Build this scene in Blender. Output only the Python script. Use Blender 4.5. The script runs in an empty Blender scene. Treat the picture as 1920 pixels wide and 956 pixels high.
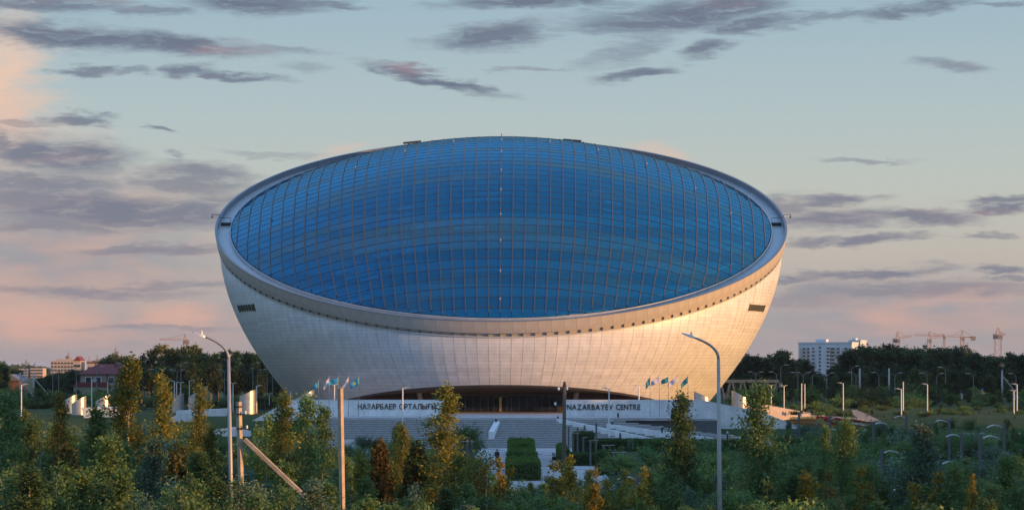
import bpy, math, random
import numpy as np
from mathutils import Vector, Matrix, Euler

# ------------------------------------------------------------------ camera, world, sun
F = 4260.0          # focal length in photo pixels
HZ = 692.0          # horizon row of the photo
CZ = 11.0           # eye height
sc = bpy.context.scene
COL = sc.collection
cam = bpy.data.cameras.new("camera"); camo = bpy.data.objects.new("camera", cam); COL.objects.link(camo)
cam.sensor_width = 36.0; cam.lens = 36.0 * F / 1920.0
cam.shift_y = (HZ - 478.0) / 1920.0
cam.clip_start = 1.0; cam.clip_end = 60000.0
camo.location = (0, 0, CZ); camo.rotation_euler = (math.radians(90), 0, 0)
sc.camera = camo
sc.view_settings.view_transform = 'Standard'; sc.view_settings.look = 'None'
EXPO = 1.0
sc.view_settings.exposure = EXPO; sc.view_settings.gamma = 1.0
sc.cycles.max_bounces = 6; sc.cycles.transparent_max_bounces = 12
sc.cycles.diffuse_bounces = 2; sc.cycles.glossy_bounces = 3

SUN_EL, SUN_AZ = 5.5, 111.0      # azimuth clockwise from +Y (the view direction)
sl = bpy.data.lights.new("sun", 'SUN'); slo = bpy.data.objects.new("sun", sl); COL.objects.link(slo)
sl.energy = 3.2; sl.angle = math.radians(0.5); sl.color = (1.0, 0.49, 0.15)
_e, _a = math.radians(SUN_EL), math.radians(SUN_AZ)
SUNV = Vector((math.cos(_e) * math.sin(_a), math.cos(_e) * math.cos(_a), math.sin(_e)))
slo.rotation_euler = (-SUNV).to_track_quat('-Z', 'Y').to_euler()
slo.location = SUNV * 300

def s2l(c):
    return tuple(((v / 255) / 12.92 if v / 255 < 0.04045 else ((v / 255 + 0.055) / 1.055) ** 2.4) for v in c)

class NT:
    """short hand for node trees"""
    def __init__(s, tree): s.t = tree
    def n(s, kind, **kw):
        nd = s.t.nodes.new(kind)
        for k, v in kw.items(): setattr(nd, k, v)
        return nd
    def put(s, sock, v):
        if isinstance(v, bpy.types.NodeSocket): s.t.links.new(v, sock)
        elif v is not None: sock.default_value = v
    def math(s, op, a, b=None, c=None, clamp=False):
        nd = s.n('ShaderNodeMath', operation=op, use_clamp=clamp)
        s.put(nd.inputs[0], a); s.put(nd.inputs[1], b); s.put(nd.inputs[2], c)
        return nd.outputs[0]
    def vmath(s, op, a, b=None, scale=None):
        nd = s.n('ShaderNodeVectorMath', operation=op)
        s.put(nd.inputs[0], a); s.put(nd.inputs[1], b)
        if scale is not None: s.put(nd.inputs['Scale'], scale)
        return nd.outputs['Value'] if op in ('LENGTH', 'DOT_PRODUCT') else nd.outputs[0]
    def mix(s, f, a, b, blend='MIX'):
        nd = s.n('ShaderNodeMix', data_type='RGBA', blend_type=blend)
        s.put(nd.inputs[0], f)
        s.put(nd.inputs[6], a if isinstance(a, bpy.types.NodeSocket) else (*a[:3], 1))
        s.put(nd.inputs[7], b if isinstance(b, bpy.types.NodeSocket) else (*b[:3], 1))
        return nd.outputs[2]
    def mr(s, v, a, b, c=0.0, d=1.0, smooth=False):
        nd = s.n('ShaderNodeMapRange', interpolation_type='SMOOTHSTEP' if smooth else 'LINEAR')
        s.put(nd.inputs[0], v)
        for i, x in enumerate((a, b, c, d)): s.put(nd.inputs[i + 1], x)
        return nd.outputs[0]
    def noise(s, vec, scale, detail=3.0, rough=0.55, col=False):
        nd = s.n('ShaderNodeTexNoise')
        s.put(nd.inputs['Vector'], vec); nd.inputs['Scale'].default_value = scale
        nd.inputs['Detail'].default_value = detail; nd.inputs['Roughness'].default_value = rough
        return nd.outputs['Color'] if col else nd.outputs['Fac']
    def ramp(s, fac, stops):
        nd = s.n('ShaderNodeValToRGB'); cr = nd.color_ramp
        while len(cr.elements) < len(stops): cr.elements.new(0.5)
        for e, (p, c) in zip(cr.elements, stops): e.position = p; e.color = (*c, 1)
        s.put(nd.inputs[0], fac)
        return nd.outputs[0]

def build_world():
    w = bpy.data.worlds.new("World"); sc.world = w; w.use_nodes = True
    t = w.node_tree; t.nodes.clear(); k = NT(t)
    out = k.n('ShaderNodeOutputWorld'); bg = k.n('ShaderNodeBackground')
    bg.inputs['Strength'].default_value = 0.15
    bg2 = k.n('ShaderNodeBackground'); bg2.inputs['Strength'].default_value = 0.15
    mixs = k.n('ShaderNodeMixShader'); t.links.new(mixs.outputs[0], out.inputs[0])
    t.links.new(bg2.outputs[0], mixs.inputs[1]); t.links.new(bg.outputs[0], mixs.inputs[2])
    S = 1.0 / (0.15 * 2 ** EXPO)
    sky = k.n('ShaderNodeTexSky', sky_type='NISHITA'); sky.sun_disc = False
    sky.sun_elevation = math.radians(SUN_EL); sky.sun_rotation = math.radians(SUN_AZ)
    sky.air_density = 1.0; sky.dust_density = 0.6; sky.ozone_density = 2.0
    d = k.n('ShaderNodeTexCoord').outputs['Generated']
    sx = k.n('ShaderNodeSeparateXYZ'); k.put(sx.inputs[0], d); x, y, z = sx.outputs
    hl = k.math('MAXIMUM', k.math('SQRT', k.math('ADD', k.math('MULTIPLY', x, x), k.math('MULTIPLY', y, y))), 0.001)
    u = k.math('ARCTAN2', x, y); v = k.math('DIVIDE', z, hl)
    cx = k.n('ShaderNodeCombineXYZ'); k.put(cx.inputs[0], u); k.put(cx.inputs[1], v); uv = cx.outputs[0]
    # clear sky: pale band above the horizon, the Nishita sky higher up and round the sun
    low = k.ramp(k.mr(v, 0.0, 0.4), [(0.0, s2l((158, 150, 152))), (0.054, s2l((177, 168, 164))), (0.125, s2l((191, 184, 174))),
                 (0.2, s2l((190, 196, 188))), (0.29, s2l((177, 194, 197))), (0.405, s2l((159, 185, 198))), (0.7, s2l((130, 168, 202))), (1.0, s2l((110, 152, 200)))])
    low10 = k.vmath('SCALE', low, scale=S)
    hi = k.mix(1.0, sky.outputs[0], SKY_TINT, 'MULTIPLY')
    fac = k.mr(v, 0.2, 0.8, smooth=True)
    base = k.mix(fac, low10, hi)
    # clouds, in azimuth / elevation
    n1 = k.noise(k.vmath('MULTIPLY', uv, (26, 105, 1)), 1.0, 3.0, col=True)
    n2 = k.noise(k.vmath('MULTIPLY', uv, (95, 420, 1)), 1.0, 5.0, 0.65, col=True)
    wv = k.vmath('ADD', uv, k.vmath('MULTIPLY', k.vmath('SUBTRACT', n1, (0.5, 0.5, 0.5)), (0.045, 0.011, 0)))
    wv = k.vmath('ADD', wv, k.vmath('MULTIPLY', k.vmath('SUBTRACT', n2, (0.5, 0.5, 0.5)), (0.018, 0.0060, 0)))
    def field(lst, soft=0.25):
        acc = None
        for px, py, hw, hh, rot, dens in lst:
            a0 = math.atan((px - 960) / F)
            vec = wv
            if acc is not None:      # a chained dependency keeps the shader stack small
                ma = k.n('ShaderNodeVectorMath', operation='MULTIPLY_ADD'); k.put(ma.inputs[0], acc)
                ma.inputs[1].default_value = (1e-9, 1e-9, 1e-9); k.put(ma.inputs[2], wv); vec = ma.outputs[0]
            mp = k.n('ShaderNodeMapping', vector_type='TEXTURE'); k.put(mp.inputs[0], vec)
            mp.inputs['Location'].default_value = (a0, (HZ - py) / F * math.cos(a0), 0)
            mp.inputs['Rotation'].default_value = (0, 0, math.radians(rot))
            mp.inputs['Scale'].default_value = (hw * 1.06 / F, hh * 1.22 / F, 1)
            m = k.mr(k.vmath('LENGTH', mp.outputs[0]), 1.25, soft, 0.0, dens, True)
            acc = m if acc is None else k.math('MAXIMUM', acc, m)
        return acc
    pale = field(PALE_CLOUDS, 0.1)
    dark = field(DARK_CLOUDS, 0.3)
    veil = field(VEIL_CLOUDS, 0.1)
    # clouds outside the framed part of the sky, the same kind
    pp = k.vmath('DIVIDE', d, None); pn = pp.node
    cz = k.n('ShaderNodeCombineXYZ'); zz = k.math('ADD', k.math('MAXIMUM', z, 0.0), 0.12)
    for i in range(3): k.put(cz.inputs[i], zz)
    k.put(pn.inputs[1], cz.outputs[0])
    gen = k.mr(k.noise(k.vmath('MULTIPLY', pp, (1.9, 4.6, 1)), 1.0, 7.0, 0.58), 0.47, 0.66, 0.0, 0.85, True)
    au = k.math('ABSOLUTE', u)
    outm = k.math('MAXIMUM', k.mr(au, 0.235, 0.34, smooth=True), k.mr(v, 0.165, 0.24, smooth=True))
    gen = k.math('MULTIPLY', gen, k.math('MULTIPLY', outm, k.mr(v, 0.0, 0.1)))
    # the clear sky with the general clouds goes all round; the stretch with the photographed clouds has its own background
    simple = k.mix(gen, base, k.vmath('SCALE', k.mix(k.mr(v, 0.15, 0.9), s2l((150, 146, 156)), s2l((198, 198, 204))), scale=S))
    k.put(bg2.inputs['Color'], simple)
    k.put(mixs.inputs[0], k.math('MULTIPLY', k.math('LESS_THAN', au, 0.36), k.math('MULTIPLY', k.math('LESS_THAN', v, 0.26), k.math('GREATER_THAN', v, -0.01))))
    base = simple
    tex = k.mr(k.noise(k.vmath('MULTIPLY', wv, (60, 300, 1)), 1.0, 5.0, 0.6), 0.27, 0.52, 0.50, 1.0, True)
    dark = k.math('MULTIPLY', dark, tex)
    base = k.mix(k.math('MULTIPLY', veil, k.mr(tex, 0.2, 1.0, 0.55, 1.0)), base, k.vmath('SCALE', k.mix(k.mr(n1, 0.4, 0.62), s2l((150, 150, 160)), s2l((190, 160, 154))), scale=S))
    base = k.mix(k.math('MULTIPLY', pale, k.mr(tex, 0.2, 1.0, 0.5, 1.0)), base, k.vmath('SCALE', k.ramp(k.mr(v, 0.0, 0.16), [(0.0, s2l((214, 168, 150))), (0.35, s2l((220, 180, 164))), (1.0, s2l((236, 208, 186)))]), scale=S))
    n4 = k.noise(k.vmath('MULTIPLY', uv, (14, 70, 1)), 1.0, 3.0)
    ccol = k.mix(k.mr(n4, 0.52, 0.76, smooth=True), s2l((112, 122, 141)), s2l((158, 139, 147)))
    ccol = k.mix(k.math('MULTIPLY', k.mr(v, 0.11, 0.06), 0.16), ccol, s2l((186, 162, 158)))
    base = k.mix(dark, base, k.vmath('SCALE', ccol, scale=S))
    k.put(bg.inputs['Color'], base)

SKY_TINT = (2.0, 2.5, 2.9)
PALE_CLOUDS = [(10, 165, 95, 150, 0, 1.0), (-60, 250, 220, 60, 0, 0.8), (60, 600, 150, 45, -4, 0.95), (330, 590, 80, 26, 0, 0.9), (0, 545, 60, 40, 0, 0.5),
               (140, 630, 180, 12, 0, 0.5), (1800, 555, 130, 22, 3, 0.55), (1640, 588, 90, 14, 0, 0.4), (640, 285, 60, 14, 8, 0.45), (1240, 290, 55, 16, -12, 0.6)]
DARK_CLOUDS = [(60, 3, 190, 20, 0, 0.9), (250, 18, 90, 10, 0, 0.7), (470, 3, 150, 22, 0, 1.0), (560, 8, 130, 8, 0, .8), (140, 68, 190, 23, -5, 1.0), (330, 82, 170, 20, -4, 1.0), (500, 92, 110, 10, -3, .5),
               (165, 134, 50, 10, -6, 0.8), (245, 141, 60, 7, 0, 0.6), (360, 135, 50, 14, 5, 0.9), (450, 143, 85, 9, -8, 0.9), (565, 128, 50, 10, 0, 0.35),
               (155, 224, 62, 11, 3, 0.85), (295, 246, 34, 6, -8, 0.8), (40, 232, 90, 6, 0, 0.5), (335, 296, 22, 6, 0, 0.6),
               (100, 290, 145, 34, -6, 0.95), (-20, 262, 90, 22, -8, .8), (370, 322, 115, 15, -3, 0.8), (60, 345, 200, 20, 0, .8), (380, 340, 120, 22, 0, 0.75), (200, 395, 250, 30, 0, 1.0), (330, 405, 160, 28, 0, .95), (60, 372, 150, 20, 0, .8), (420, 372, 90, 16, 0, .7), (110, 425, 140, 14, 0, .7), (300, 470, 170, 11, 0, .75), (170, 545, 220, 11, -2, .7), (330, 532, 140, 8, 2, .6), (290, 612, 170, 5, 0, .5),
               (930, 68, 135, 24, 4, 0.95), (1000, 3, 190, 14, 0, 1.0), (1250, 35, 190, 26, 4, 0.95), (1180, 55, 120, 16, 0, .7), (1330, 12, 160, 26, 2, 1.0), (1400, 45, 110, 14, 4, 0.9), (1180, 92, 90, 18, 18, 0.5), (1560, 30, 150, 10, 10, 0.6), (1710, 12, 120, 13, 8, 0.85), (1870, 3, 80, 6, 0, 0.6),
               (820, 150, 145, 12, -13, 1.0), (1005, 130, 95, 5, 2, 0.6), (1190, 138, 75, 13, 10, 0.95), (1340, 92, 62, 15, 8, 0.9), (1330, 112, 45, 7, 0, .6), (1785, 123, 75, 12, -8, 0.65), (1620, 301, 95, 6, -2, 0.55),
               (500, 288, 110, 6, -3, 0.35), (1580, 374, 85, 12, 2, 0.9), (1470, 385, 110, 12, 0, .7), (1560, 412, 150, 18, 0, 0.95), (1720, 412, 130, 16, 0, .95), (1880, 376, 75, 7, 2, .9), (1880, 394, 90, 12, 0, 1.0), (1590, 452, 160, 9, 2, 0.95), (1700, 450, 60, 5, 0, .6), (1855, 443, 60, 6, 0, .8),
               (1640, 512, 150, 12, 3, 0.95), (1500, 524, 80, 7, 0, .9), (1885, 505, 70, 7, 3, .9), (1890, 523, 50, 6, 0, .7), (1700, 545, 260, 16, 0, 0.7), (1500, 560, 130, 14, 0, 0.5)]
VEIL_CLOUDS = [(60, 400, 420, 90, 0, 0.7), (100, 480, 420, 110, 0, 0.8), (250, 620, 420, 60, 0, 0.6), (1700, 600, 420, 75, 0, 0.75), (150, 370, 350, 60, 0, 0.6), (1500, 400, 160, 40, 0, .4)]
build_world()
# ------------------------------------------------------------------ helpers
PI = math.pi
def WX(px, d): return (px - 960.0) / F * d
def WZ(py, d): return CZ - (py - HZ) / F * d
def PW(px, py, d): return Vector((WX(px, d), d, WZ(py, d)))
def sm(a, b, x):
    t = min(1.0, max(0.0, (x - a) / (b - a))); return t * t * (3 - 2 * t)
def ground_z(x, d):
    """terrain: road bank near the viewer, flat park, a raised terrace round the bowl, plain beyond"""
    near = 1.6 * (1 - sm(120, 165, d))
    m = sm(312, 346, d + max(0.0, abs(x) - 60) * 0.12) * 3.75 * (1 - sm(470, 900, d) * 0.7)
    plaza = sm(70, 38, abs(x + 2)) * sm(308, 318, d) * sm(420, 400, d) * sm(-40, -26, x)   # cut out under the stairs
    return max(near, m * (1 - 0 * plaza))

class MB:
    def __init__(s): s.v = []; s.f = []
    def vert(s, p): s.v.append(tuple(p)); return len(s.v) - 1
    def face(s, pts):
        i = len(s.v); s.v.extend(tuple(p) for p in pts); s.f.append(tuple(range(i, i + len(pts)))); return s
    def box(s, lo, hi, m=None):
        x0, y0, z0 = lo; x1, y1, z1 = hi
        P = [(x0, y0, z0), (x1, y0, z0), (x1, y1, z0), (x0, y1, z0), (x0, y0, z1), (x1, y0, z1), (x1, y1, z1), (x0, y1, z1)]
        if m is not None: P = [tuple(m @ Vector(p)) for p in P]
        i = len(s.v); s.v.extend(P)
        s.f.extend(tuple(i + k for k in q) for q in ((0, 3, 2, 1), (4, 5, 6, 7), (0, 1, 5, 4), (1, 2, 6, 5), (2, 3, 7, 6), (3, 0, 4, 7)))
        return s
    def beam(s, a, b, w, h=None, up=(0, 0, 1)):
        """square bar from a to b"""
        a = Vector(a); b = Vector(b); h = w if h is None else h
        t = (b - a).normalized(); u = Vector(up)
        if abs(t.dot(u)) > 0.98: u = Vector((0, 1, 0))
        x = t.cross(u).normalized(); y = x.cross(t)
        i = len(s.v)
        for p in (a, b):
            for sx, sy in ((-1, -1), (1, -1), (1, 1), (-1, 1)): s.v.append(tuple(p + x * (sx * w / 2) + y * (sy * h / 2)))
        s.f.extend(tuple(i + k for k in q) for q in ((0, 1, 2, 3), (7, 6, 5, 4), (0, 4, 5, 1), (1, 5, 6, 2), (2, 6, 7, 3), (3, 7, 4, 0)))
        return s
    def tube(s, pts, rad, n=8, cap=True):
        pts = [Vector(p) for p in pts]
        if not hasattr(rad, '__len__'): rad = [rad] * len(pts)
        i0 = len(s.v); x = None
        for k, p in enumerate(pts):
            t = (pts[min(k + 1, len(pts) - 1)] - pts[max(k - 1, 0)]).normalized()
            if x is None:
                u = Vector((0, 1, 0)) if abs(t.z) > 0.9 else Vector((0, 0, 1)); x = t.cross(u).normalized()
            else: x = (x - t * x.dot(t)).normalized()
            y = t.cross(x)
            for j in range(n):
                a = 2 * PI * j / n; s.v.append(tuple(p + (x * math.cos(a) + y * math.sin(a)) * rad[k]))
        for k in range(len(pts) - 1):
            for j in range(n):
                a = i0 + k * n + j; b = i0 + k * n + (j + 1) % n; s.f.append((a, b, b + n, a + n))
        if cap:
            s.f.append(tuple(i0 + j for j in range(n))[::-1]); e = i0 + (len(pts) - 1) * n; s.f.append(tuple(e + j for j in range(n)))
        return s
    def lathe(s, prof, n=24, full=True, a0=0.0, a1=2 * PI):
        """profile of (r, z) round the local z axis"""
        i0 = len(s.v); m = n if full else n + 1
        for r, z in prof:
            for j in range(m):
                a = a0 + (a1 - a0) * j / n; s.v.append((r * math.sin(a), -r * math.cos(a), z))
        for k in range(len(prof) - 1):
            for j in range(n):
                a = i0 + k * m + j; b = i0 + k * m + (j + 1) % m; s.f.append((a, b, b + m, a + m))
        return s
    def prism(s, poly, axis, t0, t1):
        """polygon in the plane across the axis (x: yz, y: xz, z: xy), extruded from t0 to t1"""
        def P(q, t): return {'x': (t, q[0], q[1]), 'y': (q[0], t, q[1]), 'z': (q[0], q[1], t)}[axis]
        i = len(s.v); n = len(poly)
        for t in (t0, t1): s.v.extend(P(q, t) for q in poly)
        s.f.append(tuple(i + j for j in range(n))); s.f.append(tuple(i + n + j for j in range(n))[::-1])
        for j in range(n):
            k = (j + 1) % n; s.f.append((i + j, i + n + j, i + n + k, i + k))
        return s
    def sphere(s, c, r, n=8, m=6, sc=(1, 1, 1)):
        i0 = len(s.v)
        for k in range(m + 1):
            th = PI * k / m
            for j in range(n):
                a = 2 * PI * j / n
                s.v.append((c[0] + r * sc[0] * math.sin(th) * math.cos(a), c[1] + r * sc[1] * math.sin(th) * math.sin(a), c[2] + r * sc[2] * math.cos(th)))
        for k in range(m):
            for j in range(n):
                a = i0 + k * n + j; b = i0 + k * n + (j + 1) % n; s.f.append((a, a + n, b + n, b))
        return s
    def mesh(s, name, mat, smooth=False, recalc=True):
        me = bpy.data.meshes.new(name); me.from_pydata(s.v, [], s.f)
        if mat is not None: me.materials.append(mat)
        if recalc:
            import bmesh
            bm = bmesh.new(); bm.from_mesh(me); bmesh.ops.remove_doubles(bm, verts=bm.verts, dist=1e-5); bmesh.ops.recalc_face_normals(bm, faces=bm.faces); bm.to_mesh(me); bm.free()
        if smooth:
            me.polygons.foreach_set('use_smooth', [True] * len(me.polygons))
        return me
    def build(s, name, mat, parent=None, smooth=False, recalc=True, loc=None):
        o = bpy.data.objects.new(name, s.mesh(name, mat, smooth, recalc)); COL.objects.link(o)
        if parent is not None: o.parent = parent
        if loc is not None: o.location = loc
        return o

def link(name, me, parent=None, loc=(0, 0, 0), rot=None, scale=None):
    o = bpy.data.objects.new(name, me); COL.objects.link(o); o.location = loc
    if parent is not None: o.parent = parent
    if rot is not None: o.rotation_euler = rot
    if scale is not None: o.scale = scale
    return o
def tag(o, label=None, cat=None, group=None, kind=None):
    if label: o['label'] = label
    if cat: o['category'] = cat
    if group: o['group'] = group
    if kind: o['kind'] = kind
    return o
def thing(name, label, cat, loc=(0, 0, 0), rz=0.0, group=None):
    o = bpy.data.objects.new(name, None); COL.objects.link(o); o.location = loc; o.rotation_euler = (0, 0, rz)
    o.empty_display_size = 0.3
    return tag(o, label, cat, group)
def dup(root, loc, rz=0.0, label=None, scale=None, group=None):
    r = root.copy(); COL.objects.link(r); r.location = loc; r.rotation_euler = (0, 0, rz)
    if scale is not None: r.scale = scale
    if label: r['label'] = label
    if group: r['group'] = group
    for ch in root.children:
        c = ch.copy(); COL.objects.link(c); c.parent = r
        for g in ch.children:
            q = g.copy(); COL.objects.link(q); q.parent = c
    return r

# ------------------------------------------------------------------ materials
def mat(name, col, rough=0.6, metal=0.0, var=0.08, nscale=1.5, bump=0.0, spec=0.5, island=0.0, col2=None, emit=None, coord='Object', streak=0.0):
    m = bpy.data.materials.new(name); m.use_nodes = True; t = m.node_tree; k = NT(t)
    b = t.nodes['Principled BSDF']
    tc = k.n('ShaderNodeTexCoord').outputs[coord]
    n = k.noise(tc, nscale, 5.0, 0.6)
    lo = tuple(c * (1 - var * 1.6) for c in col); hi = col2 if col2 else tuple(min(1, c * (1 + var * 1.6)) for c in col)
    c = k.mix(k.mr(n, 0.3, 0.7), lo, hi)
    if streak:      # rain marks running down the surface
        sn = k.noise(k.vmath('MULTIPLY', tc, (0.9, 0.9, 0.06)), 1.0, 6.0, 0.7)
        c = k.mix(1.0, c, k.mr(sn, 0.35, 0.65, 1 - streak, 1 + streak * 0.4), 'MULTIPLY')
    if island:
        g = k.n('ShaderNodeNewGeometry'); r = g.outputs['Random Per Island']
        c = k.mix(1.0, c, k.mr(r, 0, 1, 1 - island, 1 + island), 'MULTIPLY')
    k.put(b.inputs['Base Color'], c)
    k.put(b.inputs['Roughness'], k.mr(n, 0.3, 0.7, max(0.02, rough - 0.07), min(1, rough + 0.07)))
    b.inputs['Metallic'].default_value = metal; b.inputs['Specular IOR Level'].default_value = spec
    if bump:
        bp = k.n('ShaderNodeBump'); bp.inputs['Strength'].default_value = bump; bp.inputs['Distance'].default_value = 0.03
        k.put(bp.inputs['Height'], k.noise(tc, nscale * 8, 4.0)); k.put(b.inputs['Normal'], bp.outputs[0])
    return m

def leafmat(name, a, b, trans=0.35, objvar=0.25, c3=None):
    objvar *= 1.5
    """a, b: two leaf colours; c3: an occasional third one"""
    m = bpy.data.materials.new(name); m.use_nodes = True; t = m.node_tree; t.nodes.clear(); k = NT(t)
    out = k.n('ShaderNodeOutputMaterial'); g = k.n('ShaderNodeNewGeometry'); r = g.outputs['Random Per Island']
    oi = k.n('ShaderNodeObjectInfo').outputs['Random']
    c = k.mix(r, a, b)
    if c3: c = k.mix(k.math('GREATER_THAN', k.math('FRACT', k.math('MULTIPLY', r, 37.7)), 0.82), c, c3)
    c = k.mix(1.0, c, k.mr(oi, 0, 1, 1 - objvar, 1 + objvar), 'MULTIPLY')
    d = k.n('ShaderNodeBsdfDiffuse'); tr = k.n('ShaderNodeBsdfTranslucent'); gl = k.n('ShaderNodeBsdfGlossy')
    gl.inputs['Roughness'].default_value = 0.5; gl.inputs['Color'].default_value = (0.5, 0.5, 0.5, 1)
    k.put(d.inputs[0], c); k.put(tr.inputs[0], k.mix(0.5, c, k.mix(1.0, c, (1.25, 1.15, 0.5), 'MULTIPLY')))
    m1 = k.n('ShaderNodeMixShader'); m1.inputs[0].default_value = trans; k.put(m1.inputs[1], d.outputs[0]); k.put(m1.inputs[2], tr.outputs[0])
    m2 = k.n('ShaderNodeMixShader'); m2.inputs[0].default_value = 0.025; k.put(m2.inputs[1], m1.outputs[0]); k.put(m2.inputs[2], gl.outputs[0])
    k.put(out.inputs[0], m2.outputs[0])
    return m

M = {}
M['panel'] = mat('cladding_metal', (0.70, 0.72, 0.75), 0.46, 0.08, 0.04, 0.8, island=0.06, streak=0.10)
M['fascia'] = mat('fascia_metal', (0.46, 0.43, 0.40), 0.46, 0.1, 0.04, 0.8, island=0.06)
M['rim'] = mat('rim_metal', (0.44, 0.46, 0.48), 0.4, 0.3, 0.06, 0.6)
M['lipdark'] = mat('lip_metal', (0.20, 0.22, 0.25), 0.4, 0.4, 0.06, 0.6)
M['trim'] = mat('trim_metal', (0.62, 0.62, 0.62), 0.4, 0.4, 0.04)
M['backing'] = mat('joint_backing', (0.10, 0.10, 0.105), 0.8, 0.0, 0.1)
M['mullion'] = mat('mullion_metal', (0.085, 0.085, 0.09), 0.5, 0.2, 0.08)
M['transom'] = mat('transom_metal', (0.035, 0.055, 0.09), 0.5, 0.2, 0.08)
M['dark'] = mat('dark_metal', (0.03, 0.032, 0.036), 0.5, 0.3, 0.15)
M['louvre'] = mat('louvre_metal', (0.07, 0.075, 0.06), 0.5, 0.2, 0.15)
M['whitestone'] = mat('white_stone', (0.70, 0.71, 0.72), 0.65, 0, 0.08, 0.7, bump=0.15, streak=0.12)
M['whitestone_lit'] = mat('white_stone_lit', (0.82, 0.83, 0.84), 0.6, 0, 0.07, 0.7, bump=0.15, streak=0.10)  # the same white stone, brightened to stand in for more sky light
M['granite'] = mat('grey_granite', (0.29, 0.295, 0.305), 0.7, 0, 0.12, 2.0, bump=0.15)
M['granitedark'] = mat('dark_granite', (0.10, 0.105, 0.11), 0.7, 0, 0.12, 2.0)
M['paving'] = mat('paving', (0.40, 0.385, 0.39), 0.75, 0, 0.14, 0.6, bump=0.2, coord='Object')
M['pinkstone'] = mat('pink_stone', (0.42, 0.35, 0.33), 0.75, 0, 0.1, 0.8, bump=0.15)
M['greystone'] = mat('grey_stone', (0.36, 0.35, 0.36), 0.75, 0, 0.12, 0.8, bump=0.15)
M['steel'] = mat('brushed_steel', (0.50, 0.51, 0.52), 0.36, 0.6, 0.05, 2.0)
M['steelin'] = mat('steel_lining', (0.16, 0.17, 0.18), 0.5, 0.4, 0.1)
M['white'] = mat('white_paint', (0.74, 0.74, 0.73), 0.45, 0, 0.04, 3.0)
M['galv'] = mat('galvanised_steel', (0.33, 0.32, 0.31), 0.5, 0.3, 0.06, 4.0)
M['lamphead'] = mat('lamp_head', (0.52, 0.53, 0.54), 0.35, 0.2, 0.04, 4.0)
M['greypost'] = mat('grey_post_paint', (0.10, 0.105, 0.12), 0.5, 0.2, 0.1, 3.0)
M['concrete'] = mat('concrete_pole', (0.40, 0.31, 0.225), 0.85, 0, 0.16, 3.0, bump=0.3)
M['wood'] = mat('weathered_wood', (0.10, 0.085, 0.06), 0.85, 0, 0.25, 6.0, bump=0.3)
M['brass'] = mat('letter_bronze', (0.065, 0.05, 0.035), 0.45, 0.4, 0.1, 3.0)
M['gold'] = mat('brass_frame', (0.55, 0.36, 0.12), 0.35, 0.7, 0.06, 2.0)
M['facade_glass'] = mat('dark_glass', (0.012, 0.016, 0.024), 0.06, 0.0, 0.1, 0.4)
M['brownwall'] = mat('brown_cladding', (0.08, 0.045, 0.035), 0.6, 0, 0.15, 0.7)
M['soffit'] = mat('soffit_metal', (0.09, 0.085, 0.085), 0.5, 0.3, 0.1, 0.8)
M['redroof'] = mat('red_roof', (0.17, 0.028, 0.030), 0.7, 0, 0.15, 1.0, island=0.15)
M['cream'] = mat('cream_render', (0.30, 0.26, 0.21), 0.85, 0, 0.08, 0.5)
M['brick'] = mat('brown_brick', (0.16, 0.075, 0.055), 0.85, 0, 0.15, 1.5)
M['window'] = mat('window_glass', (0.03, 0.04, 0.05), 0.1, 0, 0.2, 0.8)
M['slate'] = mat('slate_roof', (0.15, 0.16, 0.18), 0.8, 0, 0.1, 0.8)
M['flatwhite'] = mat('white_flats', (0.56, 0.60, 0.66), 0.8, 0, 0.05, 0.1)
M['flatbeige'] = mat('beige_flats', (0.40, 0.38, 0.36), 0.8, 0, 0.05, 0.1)
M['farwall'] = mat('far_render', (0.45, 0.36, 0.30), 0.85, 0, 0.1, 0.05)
M['blueroof'] = mat('blue_roof', (0.015, 0.09, 0.30), 0.5, 0, 0.12, 0.5, island=0.2)
M['crane'] = mat('crane_paint', (0.36, 0.19, 0.11), 0.55, 0, 0.1, 0.3)
M['cranegrey'] = mat('crane_grey', (0.22, 0.20, 0.20), 0.6, 0, 0.1, 0.3)
M['flagblue'] = mat('sky_blue_flag', (0.02, 0.30, 0.50), 0.8, 0, 0.06, 2.0)
M['flagteal'] = mat('teal_flag', (0.03, 0.20, 0.26), 0.8, 0, 0.06, 2.0)
M['flagwhite'] = mat('white_flag', (0.55, 0.52, 0.60), 0.8, 0, 0.06, 2.0)
M['flagyellow'] = mat('flag_emblem', (0.62, 0.48, 0.05), 0.8, 0, 0.06, 2.0)
M['bark'] = mat('grey_bark', (0.16, 0.145, 0.12), 0.9, 0, 0.25, 5.0, bump=0.3)
M['birch'] = mat('pale_bark', (0.30, 0.29, 0.26), 0.85, 0, 0.3, 7.0, bump=0.2)
M['cloth'] = mat('dark_cloth', (0.015, 0.015, 0.018), 0.9, 0, 0.2, 8.0)
M['trousers'] = mat('brown_cloth', (0.05, 0.04, 0.03), 0.9, 0, 0.2, 8.0)
M['skin'] = mat('skin', (0.42, 0.25, 0.18), 0.6, 0, 0.06, 8.0)
M['hair'] = mat('hair', (0.012, 0.01, 0.009), 0.6, 0, 0.2, 20.0)
M['floor'] = mat('gallery_floor', (0.60, 0.62, 0.62), 0.7, 0, 0.06, 0.3)
M['innerwall'] = mat('inner_lining', (0.16, 0.20, 0.24), 0.8, 0, 0.1, 0.3)
M['hedgecore'] = mat('hedge_twigs', (0.022, 0.035, 0.014), 0.9, 0, 0.3, 3.0)

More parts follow.
